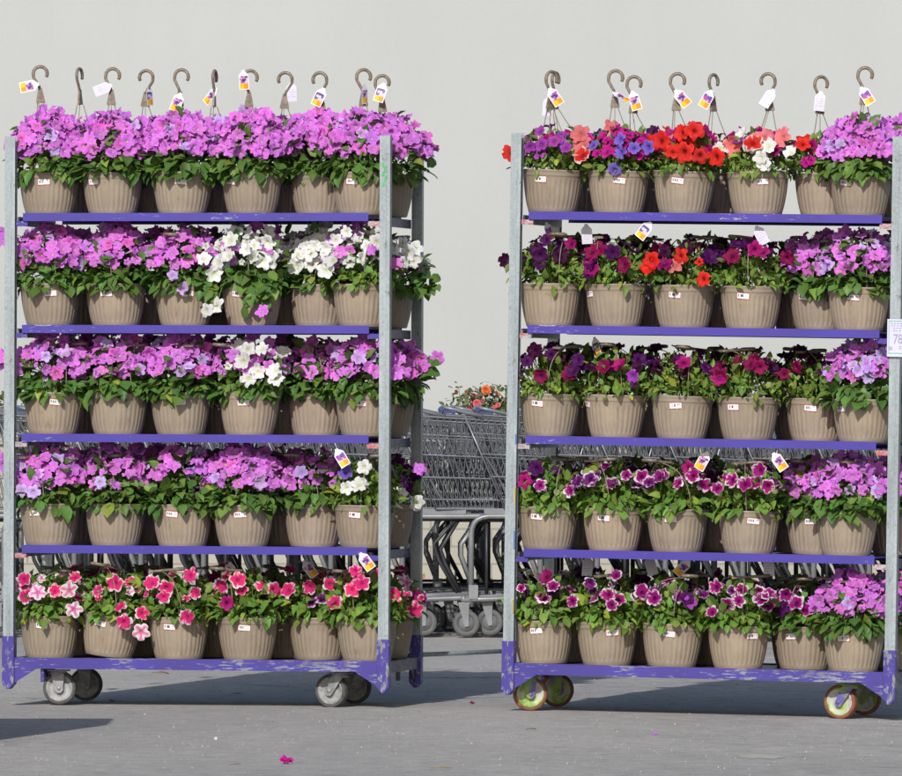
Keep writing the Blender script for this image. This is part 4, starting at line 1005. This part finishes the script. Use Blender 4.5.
# rose bushes
def rose_bloom(mb, c, r, col):
    for ring, (n, rr, tilt) in enumerate(((3, .35, .2), (5, .6, .5), (7, .9, .9))):
        for k in range(n):
            a = 2*math.pi*(k+ring*.5)/n + random.uniform(-.2, .2); d = Vector((math.cos(a), -.35, math.sin(a)))
            s = Vector((-math.sin(a), 0, math.cos(a)))
            b0 = c + d*r*rr*.3; t = c + d*r*rr + Vector((0, -r*(.9-tilt), 0)); m_ = b0.lerp(t, .6)
            w = r*.42
            mb.add([b0, m_ - s*w, t - s*w*.6, t + s*w*.6, m_ + s*w], [(0, 1, 2, 3, 4)], tuple(min(1, x*random.uniform(.8, 1.15)) for x in col), True)
    mb.add([c + Vector((r*.9*math.cos(q), .004, r*.9*math.sin(q))) for q in [i*math.pi/4 for i in range(8)]], [tuple(range(8))], col)
def rose_bush(px0, px1, top, base_px, n, blooms, label):
    D = 48.9; root = bpy.data.objects.new('rose_bush', None); C.objects.link(root)
    bp = P(base_px, 400, D); bp.z = .74; root.location = bp; tag(root, label, 'rose bush', 'rose bushes above the carts')
    st = MB(); pos = []; 
    for k in range(n):
        tx = random.uniform(px0, px1); ty = top + random.uniform(0, 24); t = P(tx, ty, D + random.uniform(-.25, .25)) - bp
        s = Vector((random.uniform(-.06, .06), random.uniform(-.05, .05), 0))
        c = s.lerp(t, .5) + Vector((random.uniform(-.05, .05), 0, .03)); pts = bez(s, c, t, 8)
        st.tube(pts, [.004 - .0003*i for i in range(9)], 5)
        for q in range(3, 9):
            for _ in range(5): pos.append(tuple(pts[q] + Vector((random.gauss(0, .022), random.gauss(0, .03), random.gauss(0, .018)))))
    st.build('stem', simple('rose_stem', (.12, .13, .05), .7), root)
    pos = np.array(pos); N = len(pos)
    g = np.array((.10, .145, .045))*rng.uniform(.6, 1.35, (N, 1)); rd = rng.random(N) < .16; g[rd] = np.array((.17, .07, .05))
    V, Fc, Cc = leaves(pos, rng.normal(0, 1, (N, 3)), rng.normal(0, .5, (N, 3))+np.array((0, -.6, 1)), rng.uniform(.022, .042, N), rng.uniform(.6, .9, N), g)
    link('foliage', npmesh('foliage', V, Fc, Cc, M['leaf']), root)
    for (x, y, r, col) in blooms:
        mb = MB(); rose_bloom(mb, P(x, y, D-.35) - bp, r, col); mb.build('rose_blossom', M['petal'], root)
OR, PK, RD = (.85, .24, .10), (.82, .22, .24), (.5, .07, .08)
rose_bush(449, 492, 386, 470, 22, [(486, 390, .030, OR), (477, 403.5, .027, PK), (470, 407, .013, RD), (466, 392, .010, (.6, .12, .05)), (483, 400.5, .012, (.6, .15, .3)), (474, 395, .012, (.4, .06, .05)), (456, 391, .009, (.35, .08, .05))], 'orange and pink rose bush rising above the carts in the gap')
rose_bush(490, 534, 383, 510, 24, [(498, 405, .016, PK), (499, 394, .008, OR), (494.5, 407, .012, PK)], 'leafy rose bush with small pink blooms behind the right trolley post')
rose_bush(-10, 40, 392, 12, 12, [(8, 402, .018, PK)], 'low rose bush beyond the left trolley post')

# litter on the asphalt
def ground_empty(name, px, py, label, cat):
    g = PG(px, py); o = bpy.data.objects.new(name, None); return g
g = PG(285, 764)
me = blossoms_mesh('magenta', np.array([(0, 0, .012), (.014, .006, .010)]), np.array([(.1, -.5, 1), (.6, -.6, .6)]), 1.05)
o = link('fallen_blossom', me, None, Matrix.Translation(g)); tag(o, 'crumpled magenta petunia blossom lying on the asphalt', 'fallen flower')
def leafbit(px, py, sz, col, label):
    g = PG(px, py); V, Fc, Cc = leaves(np.array([(0, 0, .006), (.004, .003, .004)]), np.array([(1, .1, .05), (-.8, .3, .1)]), np.array([(0, -.4, 1), (0, -.2, 1)]), np.array([sz, sz*.6]), np.array([.6, .8]), np.array([col, col])); V[:, 2] = .004 + (V[:, 2]-.004)*.5
    o = link('dry_leaf', npmesh('dry_leaf', V, Fc, Cc, M['leaf']), None, Matrix.Translation(g)); tag(o, label, 'dry leaf', 'dry leaves on the asphalt')
leafbit(157, 674, .05, (.30, .14, .06), 'brown dry leaf on the asphalt beneath the left trolley')
leafbit(436, 769.5, .05, (.36, .24, .12), 'tan dry leaf on the asphalt at the very front')
leafbit(232, 766, .028, (.22, .15, .1), 'tiny brown leaf left of the magenta blossom')
leafbit(529, 730.5, .026, (.05, .035, .03), 'dark curled leaf in front of the right trolley')
leafbit(234, 695, .03, (.03, .025, .02), 'dark leaf scrap in the shadow under the left trolley')
g = PG(216, 740); mb = MB(); mb.lathe([(.0005, .010), (.004, .009), (.007, .005), (.006, .0), (.0005, 0)], 8); o = mb.build('pebble', simple('pale_stone', (.5, .5, .48), .8)); o.location = g; tag(o, 'small white pebble on the asphalt before the left trolley', 'pebble')
for (px, py, kd, lb) in ((112, 702, 'mauve', 'tiny mauve petal by the left trolley front wheel'), (472, 704, 'crimson', 'dark petal in the shade between the trolleys'), (655, 735, 'mauve', 'tiny faded petal on the asphalt before the right trolley')):
    o = link('fallen_petal', blossoms_mesh(kd, np.array([(0, 0, .004)]), np.array([(.1, -.3, 1)]), .42), None, Matrix.Translation(PG(px, py))); tag(o, lb, 'fallen petal', 'fallen petals on the asphalt')
# yellow paint smear
mb = MB(); g = PG(760, 757)
ring = [(g.x + .075*math.cos(a)*random.uniform(.75, 1.1), g.y + .17*math.sin(a)*random.uniform(.5, 1.1)) for a in [i*2*math.pi/28 for i in range(28)]]
mb.add([(x, y, gz(x)+.001) for x, y in ring], [tuple(range(28))])
m, nt, b = newmat('worn_yellow_paint')
f = noise(nt, 60, 5, .7)
nt.links.new(ramp(nt, f, [(.50, (.425, .405, .38)), (.68, (.60, .50, .31))]), b.inputs['Base Color']); b.inputs['Roughness'].default_value = .9
tag(mb.build('paint_mark', m), kind='structure')
# small stones scattered
mb = MB()
for _ in range(2600):
    D = random.uniform(22.3, 33); x = random.uniform(-.057, .057)*D; y = D-28; s = random.choice([.0011, .0014, .0018, .0024, .0036])*random.uniform(.8, 1.2); z = gz(x)
    c = Vector((x, y, z + s*.4)); pts = [c + Vector((s*random.uniform(.7, 1.2)*math.cos(a), s*math.sin(a), -s*.4)) for a in (0, 1.3, 2.5, 3.8, 5)]
    mb.add(pts + [c + Vector((0, 0, s*.7))], [(i, (i+1) % 5, 5) for i in range(5)])
tag(mb.build('grit', simple('grit', (.27, .26, .25), .9, 0, .75, 5)), 'scattered grit on the asphalt', 'grit', kind='stuff')

# unseen flat-bed trolley with a stack, added only to cast the lower-left shadow
ft = bpy.data.objects.new('shadow_caster_trolley', None); C.objects.link(ft); ft.location = (-1.90, -2.98, 0)
tag(ft, 'added low flatbed trolley, unseen at left, there only to cast a shadow', 'trolley')
mb = MB(); mb.box(-.44, .44, -.28, .28, .20, .26); mb.build('deck', M['dark_rail'], ft)
for sx in (-1, 1):
    for sy in (-1, 1):
        mb = MB(); mb.lathe([(.0005, -.02), (.075, -.02), (.075, .02), (.0005, .02)], 20, Matrix.Translation((sx*.36, sy*.2, .075)), 'y'); mb.box(sx*.36-.02, sx*.36+.02, sy*.2-.03, sy*.2+.03, .12, .198); mb.build('wheel', M['rubber'], ft)
for k in range(4):  # invented stack out of view, gives the cast shadow its length
    mb = MB(); z = .262 + k*.185
    mb.box(-.43, .43, -.27, .27, z, z+.02); mb.box(-.43, .43, -.27, -.255, z+.02, z+.182); mb.box(-.43, .43, .255, .27, z+.02, z+.182); mb.box(-.43, -.415, -.2545, .2545, z+.02, z+.182); mb.box(.415, .43, -.2545, .2545, z+.02, z+.182)
    o = mb.build('shadow_crate', M['cart_grey']); o.location = (-1.90, -2.98, 0); tag(o, 'grey stand-in box, %s from the bottom of the unseen stack added for its shadow' % ORD[k], 'shadow_crate', 'unseen boxes added to cast the lower-left shadow')

# ------------------------------------------------------------------ light
EL, AZ = 30.0, 13.0
d = Vector((math.sin(R(AZ))*math.cos(R(EL)), math.cos(R(AZ))*math.cos(R(EL)), -math.sin(R(EL))))
sd = bpy.data.lights.new('sun', 'SUN'); sd.energy = 3.7; sd.angle = R(.53); sd.color = (1.0, .975, .94)
so = bpy.data.objects.new('sun', sd); C.objects.link(so); so.rotation_euler = d.to_track_quat('-Z', 'Y').to_euler(); so.location = (-5, -20, 12)
w = bpy.data.worlds.new('World'); scene.world = w; w.use_nodes = True; nt = w.node_tree
sky = nt.nodes.new('ShaderNodeTexSky'); sky.sky_type = 'NISHITA'; sky.sun_disc = False
sky.sun_elevation = R(EL); sky.sun_rotation = R(180+AZ); sky.air_density = 1.0; sky.dust_density = 1.5
bg = nt.nodes['Background']; bg.inputs['Strength'].default_value = .10; nt.links.new(sky.outputs[0], bg.inputs[0])
vs = scene.view_settings; vs.view_transform = 'Standard'; vs.look = 'None'; vs.exposure = 0; vs.gamma = 1; vs.use_curve_mapping = False
